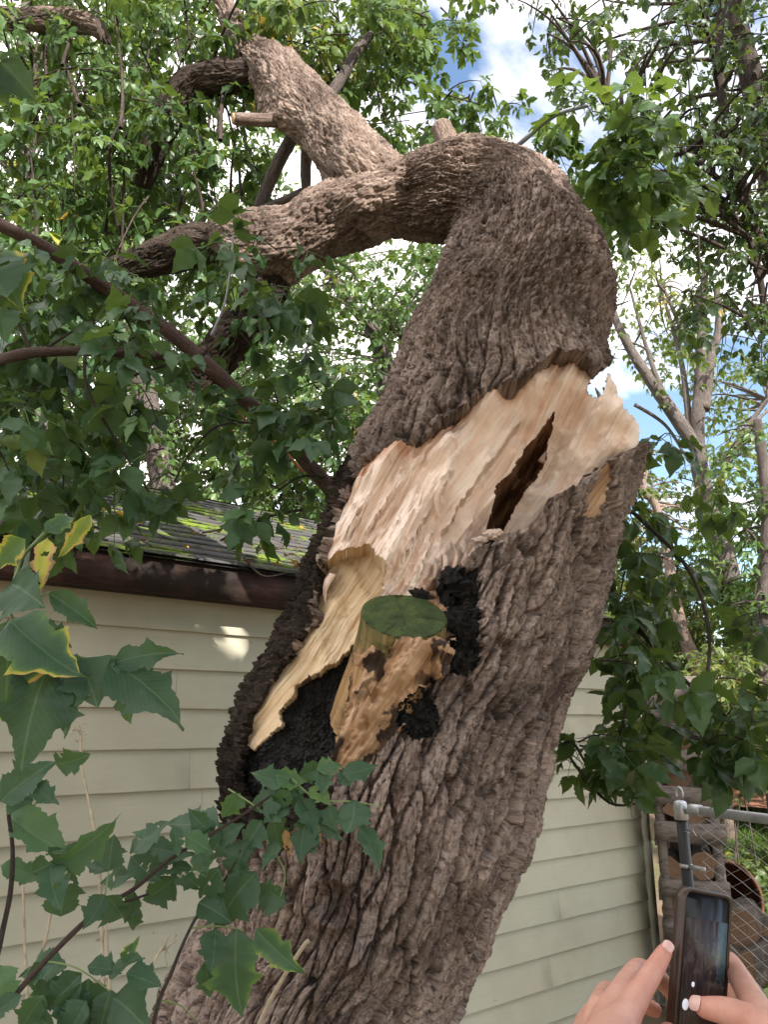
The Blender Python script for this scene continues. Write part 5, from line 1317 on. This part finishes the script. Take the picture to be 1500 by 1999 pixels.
# ------------------------------------------------------------------ near leaves, each one a part of its plant
def m_bigleaf():
    t = NT("veined_leaf"); lf = t.attr('lf', True); r = t.attr('rnd')
    sp = t.n('ShaderNodeSeparateXYZ'); t.l(lf, sp.inputs[0])
    ay = t.math('ABSOLUTE', sp.outputs['Y'])
    ph = t.math('MULTIPLY', t.math('SUBTRACT', sp.outputs['X'], t.math('MULTIPLY', ay, 1.15)), 46.0)
    side = t.math('POWER', t.math('ABSOLUTE', t.math('COSINE', ph)), 26.0)
    mid = t.math('LESS_THAN', ay, 0.010)
    vein = t.math('MAXIMUM', t.math('MULTIPLY', side, .28), mid)
    n = t.noise(t.coord('Object'), 34, 6, .65); n2 = t.noise(t.coord('Object'), 150, 4, .6)
    rr = t.math('ADD', r, t.math('MULTIPLY', t.math('SUBTRACT', n, .5), .22))
    col = t.ramp(rr, [(0.0, (0.020, 0.050, 0.030)), (.25, (0.030, 0.075, 0.038)), (.5, (0.050, 0.110, 0.045)), (.68, (0.10, 0.17, 0.045)), (.80, (0.42, 0.40, 0.05)), (.9, (0.50, 0.28, 0.10)), (1.0, (0.26, 0.15, 0.08))])
    col = t.mix(t.math('MULTIPLY', vein, .32), col, (0.16, 0.22, 0.12))
    col = t.mix(t.ramp(n2, [(.70, (0, 0, 0)), (.78, (.5,) * 3)]), col, (0.22, 0.19, 0.12))
    t.pbr(col, .46, .35, t.bump(t.math('ADD', t.math('MULTIPLY', vein, -1.0), n), .35, .0016))
    tr = t.n('ShaderNodeBsdfTranslucent'); t.l(t.mix(.5, col, (0.24, 0.36, 0.05)), tr.inputs['Color'])
    ms = t.n('ShaderNodeMixShader'); ms.inputs[0].default_value = .26
    t.l(t.b.outputs[0], ms.inputs[1]); t.l(tr.outputs[0], ms.inputs[2]); t.l(ms.outputs[0], t.out.inputs['Surface'])
    return t.m
M_BIGLEAF = m_bigleaf()
def fine_leaf():
    """one lobed, toothed blade: rows of points from the midrib to the edge"""
    n = 46; x = np.linspace(0, 1, n)
    env = np.interp(x, [0, .05, .15, .27, .38, .46, .54, .66, .80, .92, 1], [0, .07, .22, .285, .25, .225, .33, .19, .115, .04, 0])
    saw = 1 + .16 * ((x * 11) % 1 - .5) * (x > .2) * (x < .93)
    return x, env * saw
LX, LE = fine_leaf()
def big_leaf(parent, b, tip, Y, wid, rnd, edge=0.0, dY=None, tilt=None, name="leaf", label=None, curl=0.0):
    q_ = 1.15 if Y > 1.2 else 1.0; tip = (b[0] + (tip[0] - b[0]) * q_, b[1] + (tip[1] - b[1]) * q_); p0 = P(b[0], b[1], Y); dY = RNG.normal() * .02 if dY is None else dY
    p1 = P(tip[0], tip[1], Y + dY); L = np.linalg.norm(p1 - p0); d = (p1 - p0) / L
    tilt = RNG.normal(size=3) * .35 if tilt is None else np.array(tilt)
    nn = nrm(nrm(CAM - p0) + tilt + [0, 0, .35]); s = nrm(np.cross(nn, d)); nn = np.cross(d, s)
    rows = np.array([-1, -.8, -.5, -.22, 0, .22, .5, .8, 1.0]); ph = RNG.random() * 6; fold = RNG.uniform(.1, .45); dr = RNG.uniform(.04, .22)
    asym = 1 + .14 * RNG.normal(); X = np.repeat(LX, 9); R = np.tile(rows, len(LX)); E = np.repeat(LE, 9)
    y = R * E * np.where(R > 0, asym, 1 / asym)
    lob = .05 * perlin(X * 5 + ph, np.sign(R) * 3 + ph, 2) * np.abs(R); y = y * wid / .6 + lob * np.sign(R)
    z = fold * np.abs(y) - dr * X**2 + .035 * np.sin(X * 9 + ph) * np.abs(R) + .02 * perlin(X * 6, y * 7, ph) + curl * (y * y * 6 + (X - .5)**2)
    x = X + .05 * np.sin(X * 3 + ph) * 0 
    bend = .10 * math.sin(ph) * X * (1 - X) * 2
    v = p0 + (x[:, None] * d + (y + bend)[:, None] * s + z[:, None] * nn) * L
    n = len(LX); i = np.arange(n - 1)[:, None] * 9; j = np.arange(8)[None]
    f = np.stack([i + j, i + j + 1, i + 10 + j, i + 9 + j], -1).reshape(-1, 4)
    if edge < .9 and RNG.random() < .45:      # insect holes
        c = v.reshape(-1, 3)[f].mean(1); hx = LX[f[:, 0] // 9]; hy = y[f].mean(1)
        k = np.ones(len(f), bool)
        for _ in range(RNG.integers(1, 4)):
            h0, h1, hr = RNG.uniform(.2, .9), RNG.uniform(-.25, .25) * wid / .5, RNG.uniform(.02, .06)
            k &= np.hypot(hx - h0, hy - h1) > hr * (1 + .5 * perlin(hx * 30, hy * 30, ph))
        f = f[k]
    rv = rnd + edge * smooth(.45, 1.0, np.abs(R) + .25 * perlin(X * 8, y * 6, ph + 3)) * smooth(0, .5, X + .4 * perlin(X * 3, ph)) 
    o = link(name, raw_mesh(name, v, [f], {'rnd': rv, 'lf': np.stack([X, y * .6 / wid, 0 * X], -1)}), M_BIGLEAF, parent)
    if label: o['label'] = label
    return o

M_GREENSTEM = m_plain("green_stem", (0.16, 0.21, 0.08), .5, .3, .3, 30, .15)
M_DRY = m_plain("dry_stalk", (0.36, 0.30, 0.22), .8, .2, .35, 40, .3)

fs = thing("leafy_sprig", P(-160, 1250, .74) * [1, 1, 1], "big lobed leaves with yellow and red edges at the left, closest to the camera", "plant sprig")
branch("stem", [(-160,1330,.74),(-40,1250,.74),(12,1188,.74),(28,1130,.75),(48,1082,.76),(86,1040,.77)], .0022, .0012, M_GREENSTEM, None, fs)
branch("stem", [(14,1190,.74),(60,1175,.75),(98,1155,.76)], .0012, .0008, M_GREENSTEM, None, fs)
branch("stem", [(18,1195,.74),(70,1260,.75),(165,1284,.75),(220,1294,.75)], .0013, .0008, M_GREENSTEM, None, fs)
for b, tp, w, r, e in (((16,1208),(168,1312),.66,.26,.66), ((14,1212),(8,1408),.74,.28,.66), ((105,1275),(42,1502),.60,.16,0), ((150,1275),(118,1440),.50,.22,0), ((160,1284),(188,1368),1.1,.18,0), ((212,1293),(366,1400),.62,.16,0),
        ((220,1296),(352,1272),.42,.16,0), ((224,1305),(262,1416),.62,.46,0), ((95,1158),(192,1226),.46,.2,.2), ((175,1005),(118,1092),.34,.72,.25), ((92,1048),(80,1150),.34,.80,.25), ((50,1052),(-14,1112),.62,.58,.3),
        ((62,1108),(4,1150),.9,.2,0), ((22,1140),(74,1178),.9,.22,0), ((86,1040),(150,1000),.5,.3,.4), ((60,1230),(140,1262),.7,.2,0)):
    big_leaf(fs, b, tp, .745 if e < .6 else .715, w, r, e, RNG.normal() * .02, None if e < .6 else (0, 0, .2))
f2 = thing("leafy_sprig", P(-60, 120, 1.0), "dark oval leaves dangling at the top left corner", "plant sprig")
branch("stem", [(-90,150,1.0),(-40,135,1.0),(8,118,1.0)], .002, .0012, M_GREENSTEM, None, f2)
for b, tp, w, r, e in (((0,120),(66,190),.8,.25,0), ((-14,128),(16,205),.8,.2,0), ((0,118),(44,100),.5,.3,0)): big_leaf(f2, b, tp, 1.0, w, r, e)
f3 = thing("leafy_sprig", P(-60, 490, 1.0), "yellow and red mottled leaf curling in at the left edge", "plant sprig")
branch("stem", [(-90,520,1.0),(-30,495,1.0),(4,488,1.0)], .002, .0012, M_GREENSTEM, None, f3)
for b, tp, w, r, e in (((0,486),(42,604),.5,.45,.42), ((-20,500),(14,570),.9,.3,0), ((0,600),(12,660),.8,.25,0)): big_leaf(f3, b, tp, 1.0, w, r, e)

sp_ = thing("young_sapling", ground_hit_z(20, 2700, GL), "young sapling with insect eaten leaves crossing the trunk's foot at lower left", "sapling")
SAPY = 1.42
for pix, a, c, mm in (([(-70,2060,1.36),(0,1976,1.38),(88,1876,1.4),(190,1778,1.42),(260,1736,1.44),(340,1672,1.46),(420,1624,1.48),(520,1560,1.5),(570,1520,1.5)], .0055, .002, M_SMOOTHBR),
        ([(285,2090,1.5),(300,1999,1.5),(312,1948,1.5),(332,1904,1.5),(360,1836,1.5),(392,1776,1.5),(440,1715,1.5),(470,1660,1.5)], .0042, .002, M_GREYBR), ([(-10,1880,1.3),(6,1810,1.3),(20,1740,1.3),(24,1660,1.3),(16,1590,1.3)], .005, .003, M_TWIG),
        ([(192,1776,1.42),(235,1764,1.42),(290,1745,1.42)], .003, .002, M_TWIG), ([(445,1540,1.5),(500,1575,1.5),(530,1600,1.5)], .0018, .0014, M_GREENSTEM), ([(570,1520,1.5),(620,1560,1.5),(690,1565,1.5),(745,1575,1.5)], .0018, .0012, M_GREENSTEM),
        ([(370,1812,1.5),(420,1808,1.5),(475,1814,1.5)], .0016, .001, M_GREENSTEM), ([(310,1952,1.5),(350,1962,1.5),(382,1990,1.5)], .0016, .001, M_GREENSTEM), ([(520,1640,1.5),(555,1700,1.5),(548,1750,1.5)], .0016, .001, M_GREENSTEM),
        ([(196,1776,1.42),(206,1740,1.42),(212,1700,1.42)], .0016, .001, M_GREENSTEM), ([(88,1876,1.4),(150,1890,1.4),(215,1935,1.4)], .0018, .001, M_GREENSTEM)):
    branch("stem", pix, a, c, mm, None, sp_, sides=8)
LV = [((0,1565),(84,1495),.6,.2,0),((12,1592),(62,1545),.6,.24,0),((105,1492),(162,1478),.6,.22,0),((62,1530),(106,1562),.6,.2,0),((16,1590),(124,1652),.45,.5,0),((0,1688),(84,1706),.5,.45,0),((58,1705),(142,1655),.5,.22,0),((98,1690),(206,1618),.3,.3,.15),
 ((98,1685),(116,1762),.55,.24,0),((118,1788),(140,1705),.8,.2,0),((212,1700),(222,1638),.95,.18,0),((210,1702),(172,1684),.7,.22,0),((205,1745),(164,1806),.65,.2,0),((205,1748),(238,1794),.85,.2,0),
 ((255,1668),(326,1606),.6,.2,0),((272,1648),(372,1664),.45,.16,0),((290,1700),(366,1690),.6,.18,0),((345,1708),(282,1756),.6,.16,0),((428,1612),(332,1600),.55,.2,0),((420,1630),(372,1584),.55,.24,0),((424,1640),(465,1612),.7,.22,0),((440,1622),(408,1684),.75,.18,0),
 ((482,1636),(456,1726),.6,.2,0),((502,1702),(428,1804),.6,.18,0),((388,1762),(442,1794),.7,.18,0),((420,1815),(414,1884),.75,.18,0),((462,1812),(470,1968),.66,.24,.46),((498,1812),(582,1892),.42,.34,.4),((558,1764),(502,1732),.7,.2,0),
 ((538,1512),(592,1524),.65,.5,.1),((560,1530),(500,1504),.7,.3,0),((618,1502),(664,1494),.6,.5,.1),((668,1512),(728,1492),.6,.22,0),((664,1532),(694,1508),.8,.24,0),((692,1562),(680,1632),.8,.2,0),((702,1612),(738,1686),.5,.22,.25),
 ((604,1538),(642,1566),.6,.66,0),((580,1560),(612,1624),.7,.2,0),((562,1558),(516,1600),.7,.3,0),((470,1548),(438,1596),.7,.44,.2),((512,1600),(474,1652),.8,.2,0),((600,1592),(588,1676),.6,.18,0),((556,1618),(562,1672),.3,.95,0),((612,1600),(630,1642),.25,.92,0),((642,1570),(656,1620),.6,.24,0),
 ((160,1900),(88,1964),.7,.2,0),((172,1910),(160,2010),.8,.2,0),((216,1932),(196,2012),.95,.18,0),((222,1948),(280,2006),.95,.18,0),((170,1888),(228,1896),.6,.24,0),((215,1900),(268,1868),.6,.2,0),((130,1888),(82,1904),.6,.3,0),((238,1880),(262,1840),.5,.5,.3),((-4,1880),(16,1962),.6,.55,0),
 ((398,1880),(412,1940),.7,.3,0),((60,1960),(100,2010),.8,.2,0),((300,1640),(262,1620),.5,.4,.2),((330,1700),(392,1730),.5,.3,0),((430,1690),(392,1720),.6,.3,0),((540,1640),(512,1690),.6,.2,0),((470,1700),(500,1650),.5,.24,0)]
for b, tp, w, r, e in LV:
    big_leaf(sp_, b, tp, 1.32 if b[0] < 110 and b[1] < 1720 else (1.40 if b[0] < 260 else 1.5), w, r, e)
for poly, n_, Yc, lo, hi in (([(440,1520),(560,1490),(690,1500),(700,1580),(600,1640),(480,1660),(440,1600)], 13, 1.52, 42, 74), ([(20,1850),(280,1870),(300,1999),(20,1999)], 10, 1.40, 60, 100), ([(200,1620),(430,1600),(440,1740),(260,1780)], 9, 1.46, 45, 75)):
    for q in range(n_):
        while True:
            x_, y_ = RNG.uniform(min(a[0] for a in poly), max(a[0] for a in poly)), RNG.uniform(min(a[1] for a in poly), max(a[1] for a in poly))
            if in_poly(np.array([x_]), np.array([y_]), poly)[0]: break
        a_ = RNG.uniform(.1, 3.0); l_ = RNG.uniform(lo, hi)
        big_leaf(sp_, (x_, y_), (x_ + l_ * math.cos(a_), y_ + l_ * math.sin(a_)), Yc + RNG.normal() * .03, RNG.uniform(.5, .85), RNG.choice([.16, .2, .24, .3, .5]), RNG.choice([0, 0, 0, .3]))
# dry weed stalks in front of the siding
for lb, pix, head in (("tall dry weed stalk with a curled seed head against the siding", [(198,2250,1.8),(200,1900,1.85),(192,1680,1.88),(176,1580,1.9),(160,1500,1.9),(156,1420,1.9)], 1),
        ("pale dry stalk second from the left edge", [(60,2250,1.8),(54,1990,1.8),(48,1850,1.8),(44,1720,1.8)], 0), ("leaning dry stalk beside the sapling stem", [(60,2200,1.7),(72,1920,1.7),(92,1820,1.7),(104,1748,1.7)], 1),
        ("short dry stalk with flat seed head beside the trunk foot", [(250,2200,1.9),(270,1980,1.9),(300,1880,1.9),(322,1845,1.9)], 1), ("thin dry stalk under the forked sapling stem", [(205,2200,1.8),(214,1950,1.8),(210,1860,1.8),(205,1784,1.8)], 0)):
    w = path(pix); m = MB(); m.tube(w, np.linspace(.0042, .0024, len(w)) * (1 + .25 * (np.arange(len(w)) % 7 == 0)), 7)
    if head:
        for q in range(9):
            a = w[-1] + RNG.normal(size=3) * [.012, .012, .014]; m.tube(np.array([w[-1] - [0, 0, .012], (w[-1] + a) / 2 + RNG.normal(size=3) * .005, a]), [.0012, .001, .0008], 5); m.tube(np.array([a, a + RNG.normal(size=3) * .006]), [.002, .0012], 6)
    tag(m.build("dry_weed_stalk", M_DRY, None, w[0]), lb, "weed", "dry weed stalks along the siding")
m = MB(); w = path([(505,1999,1.75),(540,1930,1.72),(590,1850,1.7),(604,1836,1.7)]); m.tube(w, .0042, 7); tag(m.build("dry_twig", M_DRY, None, w[0]), "pale broken twig leaning on the trunk's foot", "twig")

# leaf litter on the shed roof and two bare twigs caught at its edge
lit = MB(); M_LIT = m_leaf("fallen_leaf", [(0, (0.10, 0.055, 0.03)), (.4, (0.30, 0.14, 0.05)), (.7, (0.45, 0.20, 0.04)), (1, (0.5, 0.36, 0.08))], .1, .7)
n = 150; tt_ = RNG.uniform(-.6, 2.2, n); qq = np.abs(RNG.normal(size=n)) * .22 + .02
b = np.array([RF(a, q, .02) for a, q in zip(tt_, qq)])
v, f, r = place_leaflets(b, rdir(n) * [1, 1, .2], np.tile(np.array([0, -.4, .9]), (n, 1)) + RNG.normal(size=(n, 3)) * .3, RNG.uniform(.03, .085, n), RNG.random(n), 'mid')
o = link("leaf_litter", raw_mesh("leaf_litter", v, [f], {'rnd': r}), M_LIT); tag(o, kind='stuff')
for lb, pp in (("bare grey twig caught along the shed eave", [(455,1055,0),(490,1105,0),(520,1125,0),(570,1115,0)]), ("thin bare twig lying on the mossy shingles", [(395,1040,0),(440,1030,0),(500,1000,0)])):
    w = []
    for px, py, _ in pp:
        d = P(px, py, 1.0) - CAM; nr_ = WN * s + UPZ * c; a0 = RF(0, 0, .03); w.append(CAM + d * ((a0 - CAM) @ nr_) / (d @ nr_))
    w = catmull(np.array(w), np.linspace(0, len(w) - 1, 20)); m = MB(); m.tube(w, np.linspace(.007, .003, 20), 6); tag(m.build("bare_twig", M_GREYBR, None, w[0]), lb, "twig", "twigs on the shed roof")

# ------------------------------------------------------------------ the phone and the hands that hold it
TL, BLc, TR = P(1330, 1728, .785), P(1279, 2025, .765), P(1440, 1750, .835)
ex = nrm(TR - TL); ey = TL - BLc; ey = nrm(ey - ex * (ey @ ex)); ez = np.cross(ex, ey); ez = ez * np.sign(ez @ (CAM - TL))
PW, PH, PT = .0755, .154, .0105
PCN = TL + ex * PW / 2 - ey * PH / 2
def rrect(w, h, r, n=8):
    pts = []
    for cx_, cy_, a0 in ((w/2-r, h/2-r, 0), (-w/2+r, h/2-r, 1), (-w/2+r, -h/2+r, 2), (w/2-r, -h/2+r, 3)):
        for q in np.linspace(0, math.pi / 2, n): pts.append((cx_ + r * math.cos(q + a0 * math.pi / 2), cy_ + r * math.sin(q + a0 * math.pi / 2)))
    return np.array(pts)
def slab(name, loops, mat_, parent, sm=True):
    """loops: (w,h,r,z) outlines from back to front"""
    vs = []
    for w_, h_, r_, z_, ox, oy in loops:
        q = rrect(w_, h_, r_); vs.append(PCN + (q[:, :1] + ox) * ex + (q[:, 1:] + oy) * ey + z_ * ez)
    n = len(vs[0]); v = np.concatenate(vs); i = np.arange(len(vs) - 1)[:, None] * n; j = np.arange(n)[None]
    f = np.stack([i + j, i + (j + 1) % n, i + n + (j + 1) % n, i + n + j], -1).reshape(-1, 4)
    capA = np.arange(n)[::-1][None]; capB = (np.arange(n) + (len(vs) - 1) * n)[None]
    me = raw_mesh(name, v, [f, np.concatenate([capA, capB])], {'lf': np.stack([((v - PCN) @ ex) / PW, ((v - PCN) @ ey) / PH, 0 * v[:, 0]], -1)}, False)
    return link(name, me, mat_, parent)
phone = thing("phone", PCN, "dark smartphone in a brown case held up in two hands at the lower right", "phone")
M_CASE = m_plain("phone_case", (0.040, 0.020, 0.013), .35, .4, .25, 30, .05)
slab("case", [(PW-.004, PH-.004, .010, -PT*.55, 0, 0), (PW, PH, .0115, -PT*.4, 0, 0), (PW+.0005, PH+.0005, .0118, 0, 0, 0), (PW, PH, .0115, PT*.42, 0, 0), (PW-.002, PH-.002, .0105, PT*.52, 0, 0), (PW-.005, PH-.005, .009, PT*.50, 0, 0), (PW-.006, PH-.006, .0085, PT*.40, 0, 0)], M_CASE, phone)
slab("screen", [(PW-.007, PH-.007, .008, PT*.20, 0, 0), (PW-.007, PH-.007, .008, PT*.43, 0, 0)], m_plain("phone_glass", (0.006, 0.006, 0.008), .22, .22, .1, 4, 0), phone)
def m_display():
    t = NT("phone_display"); lf = t.attr('lf', True); sp2 = t.n('ShaderNodeSeparateXYZ'); t.l(lf, sp2.inputs[0])
    n1 = t.noise(t.scaled(lf, (5, 9, 1)), 1.6, 6, .6); n2 = t.noise(t.scaled(lf, (14, 5, 1)), 1, 5, .6)
    col = t.ramp(n2, [(.3, (0.006, 0.005, 0.008)), (.55, (0.035, 0.025, 0.026)), (.8, (0.085, 0.065, 0.062))])
    strip = t.math('MULTIPLY', t.math('GREATER_THAN', t.math('ADD', sp2.outputs['X'], t.math('MULTIPLY', t.math('SUBTRACT', n1, .5), .18)), .24), t.math('GREATER_THAN', t.math('ADD', sp2.outputs['Y'], t.math('MULTIPLY', n1, .2)), .1))
    col = t.mix(t.math('MULTIPLY', strip, .8), col, t.mix(n1, (0.012, 0.025, 0.03), (0.085, 0.13, 0.15)))
    torn = t.math('MULTIPLY', t.math('GREATER_THAN', n1, .53), t.math('LESS_THAN', t.math('ABSOLUTE', t.math('SUBTRACT', sp2.outputs['Y'], .13)), .09))
    col = t.mix(t.math('MULTIPLY', t.math('MULTIPLY', torn, t.math('LESS_THAN', sp2.outputs['X'], .2)), .5), col, (0.07, 0.06, 0.06))
    t.pbr(col, .25, .2); t.l(col, t.b.inputs['Emission Color']); t.b.inputs['Emission Strength'].default_value = .06
    return t.m
slab("display", [(PW-.011, PH*.62, .001, PT*.40, 0, .004), (PW-.011, PH*.62, .001, PT*.455, 0, .004)], m_display(), phone)
def dot(px, py, r, mat_, nm):
    d = P(px, py, 1.0) - CAM; o_ = PCN + ez * PT * .5; q = CAM + d * ((o_ - CAM) @ ez) / (d @ ez); lx, ly = (q - PCN) @ ex, (q - PCN) @ ey
    slab(nm, [(2*r, 2*r, r*.999, PT*.42, lx, ly), (2*r, 2*r, r*.999, PT*.475, lx, ly)], mat_, phone)
t = NT("lit_button"); t.pbr((.5, .52, .58), .3, .4); t.b.inputs['Emission Color'].default_value = (.7, .72, .8, 1); t.b.inputs['Emission Strength'].default_value = .25; M_LIT_B = t.m
dot(1340, 1961, .0046, M_LIT_B, "shutter_button"); dot(1355, 1922, .0022, M_LIT_B, "zoom_button")

def m_skin():
    t = NT("skin"); o = t.coord('Object'); n1 = t.noise(o, 26, 5, .6); n2 = t.noise(o, 260, 5, .6); n3 = t.noise(o, 900, 3, .6); r = t.attr('rnd')
    col = t.ramp(n1, [(.3, (0.42, 0.205, 0.155)), (.55, (0.52, 0.285, 0.22)), (.75, (0.58, 0.35, 0.275))])
    col = t.mix(t.ramp(r, [(0.0, (0, 0, 0)), (1, (.75,) * 3)]), col, (0.50, 0.17, 0.13))
    col = t.mix(t.ramp(n2, [(.35, (.18,) * 3), (.55, (0, 0, 0))]), col, (0.42, 0.19, 0.14))
    h = t.math('ADD', t.math('MULTIPLY', n2, 1.0), t.math('MULTIPLY', n3, .35))
    return t.pbr(col, .48, .35, t.bump(h, .25, .0012), 0, .12)
M_SKIN = m_skin()
def caps(nodes, mb, sub=6):
    """chain of (px,py,Y,r) as overlapping spheres/cones for the remesh"""
    w = np.array([P(a, b_, c_) for a, b_, c_, _ in nodes]); r = np.array([q[3] for q in nodes]); n = (len(nodes) - 1) * sub + 1
    ts_ = np.linspace(0, len(nodes) - 1, n)
    cpts = np.stack([np.interp(ts_, np.arange(len(w)), w[:, k]) for k in range(3)], -1)
    if len(w) > 2: cpts = .5 * cpts + .5 * catmull(w, ts_)
    rr_ = np.interp(ts_, np.arange(len(r)), r)
    # joints slightly knobbly
    mb.tube(cpts, rr_, 20)
    for e in (0, -1):
        d = nrm(cpts[e] - cpts[1 if e == 0 else -2]); q = np.linspace(0, 1, 7)[:-1]
        mb.tube(cpts[e] - d * .0005 + d * (rr_[e] * q)[:, None], rr_[e] * np.sqrt(1 - q**2), 20)
    return cpts, rr_
HANDS = {
 'a': [[(1150,2330,.56,.031),(1172,2200,.62,.027),(1192,2080,.68,.026),(1205,2010,.72,.0175),(1226,1978,.735,.0125)], [(1180,2120,.66,.022),(1186,2010,.73,.0165),(1198,1966,.748,.0128)], [(1165,2120,.67,.02),(1166,2020,.745,.0155),(1172,1972,.765,.0122)], [(1150,2120,.67,.018),(1146,2040,.74,.0145),(1148,1998,.775,.0112)],
       [(1226,1978,.735,.0122),(1256,1928,.752,.0100),(1282,1886,.766,.0085),(1299,1857,.773,.0070)], [(1198,1966,.748,.0125),(1247,1893,.800,.0100),(1290,1912,.850,.0085),(1318,1945,.852,.0075)],
       [(1172,1972,.765,.0120),(1186,1936,.830,.0096),(1235,1950,.868,.0082),(1280,1972,.868,.0072)], [(1148,1998,.775,.0108),(1162,1972,.835,.0085),(1205,1992,.870,.0072),(1248,2010,.870,.0064)],
       [(1205,2160,.63,.019),(1240,2110,.665,.0150),(1275,2062,.70,.0112),(1294,2036,.735,.0098),(1306,2015,.758,.0080)]],
 'b': [[(1660,2330,.56,.031),(1600,2200,.61,.027),(1560,2110,.66,.025),(1510,2020,.72,.0175),(1482,1972,.755,.0130)], [(1560,2110,.68,.021),(1510,2040,.74,.017),(1476,1998,.785,.0128)], [(1560,2130,.68,.02),(1515,2070,.75,.016),(1482,2030,.795,.0122)], [(1560,2150,.68,.018),(1520,2100,.76,.0145),(1490,2064,.800,.0112)],
       [(1482,1972,.755,.0125),(1446,1910,.810,.0105),(1424,1876,.850,.0090),(1392,1884,.874,.0076)], [(1476,1998,.785,.0125),(1444,1948,.845,.0102),(1408,1936,.876,.0086),(1372,1944,.880,.0075)],
       [(1482,2030,.795,.0118),(1446,1992,.850,.0096),(1406,1988,.876,.0082),(1372,1996,.876,.0072)], [(1490,2064,.800,.0105),(1452,2036,.850,.0085),(1414,2030,.874,.0072),(1380,2036,.874,.0064)],
       [(1550,2090,.655,.018),(1520,2030,.675,.0155),(1470,1994,.70,.0125),(1418,1974,.722,.0108),(1376,1967,.738,.0086)]]}
hb_ = MB()
for hk in HANDS.values():
    for ch in hk: caps(ch, hb_)
me = raw_mesh("person_raw", np.concatenate(hb_.v), [np.concatenate(q) for q in hb_.f.values()])
tmp = bpy.data.objects.new("person_raw", me); COL.objects.link(tmp)
md = tmp.modifiers.new("r", 'REMESH'); md.mode = 'VOXEL'; md.voxel_size = .0016
md = tmp.modifiers.new("s", 'SMOOTH'); md.factor = .5; md.iterations = 9
me2 = bpy.data.meshes.new_from_object(tmp.evaluated_get(bpy.context.evaluated_depsgraph_get()))
bpy.data.objects.remove(tmp); bpy.data.meshes.remove(me); me2.name = "person"; me2.materials.clear()
n = len(me2.vertices); co = np.zeros(n * 3, np.float32); me2.vertices.foreach_get('co', co); co = co.reshape(-1, 3).astype(float)
no = np.zeros(n * 3, np.float32); me2.vertices.foreach_get('normal', no); no = no.reshape(-1, 3)
flush = np.zeros(n); disp = np.zeros(n)
for hk in HANDS.values():
    for ch in hk[4:]:
        w = [P(*q[:3]) for q in ch]
        for q in w[1:-1]:
            d_ = np.linalg.norm(co - q, axis=1); flush += .7 * np.exp(-(d_ / .010)**2)
            disp -= .0006 * np.exp(-(d_ / .012)**2) * np.sin(((co - q) @ nrm(w[-1] - w[0])) * 2600)     # knuckle creases
        flush += .9 * np.exp(-(np.linalg.norm(co - w[-1], axis=1) / .010)**2)
co += no * disp[:, None] * .6; me2.vertices.foreach_set('co', co.astype(np.float32).ravel())
a = me2.attributes.new('rnd', 'FLOAT', 'POINT'); a.data.foreach_set('value', np.clip(flush, 0, 1).astype(np.float32))
me2.polygons.foreach_set('use_smooth', np.ones(len(me2.polygons), bool)); me2.update()
person = link("person", me2, M_SKIN, None, P(1330, 2100, .72))
tag(person, "person's two bare hands reaching in from below to hold up the dark phone", "person")
M_NAIL = m_plain("fingernail", (0.58, 0.36, 0.32), .25, .5, .08, 60, .02)
def nail(tip, prev, r, up_bias=(0, 0, 0)):
    a, b_ = P(*tip), P(*prev); d = nrm(a - b_); u = nrm(CAM - a) + np.array(up_bias); u = nrm(u - d * (u @ d)); s_ = np.cross(d, u)
    vs = []; nx, ny = 11, 13
    for i in range(ny):
        q = -1 + 2 * i / (ny - 1); L_ = r * (0.55 + .95 * q)        # from cuticle to tip
        hw = r * .72 * math.sqrt(max(0.05, 1 - abs(q)**4.0))
        for k in range(nx):
            x = hw * (-1 + 2 * k / (nx - 1)); vs.append(a + d * L_ * .72 + s_ * x + u * (math.sqrt(max(0, (r * 1.05)**2 - x * x)) * (1 - .10 * max(0, q)**2) + .0004))
    i = np.arange(ny - 1)[:, None] * nx; k = np.arange(nx - 1)[None]
    link("fingernail", raw_mesh("fingernail", np.array(vs), [np.stack([i + k, i + k + 1, i + nx + k + 1, i + nx + k], -1).reshape(-1, 4)]), M_NAIL, person)
nail((1299,1857,.773), (1282,1886,.766), .0070, (.15, 0, .1)); nail((1376,1967,.738), (1418,1974,.722), .0086, (0, 0, .35))
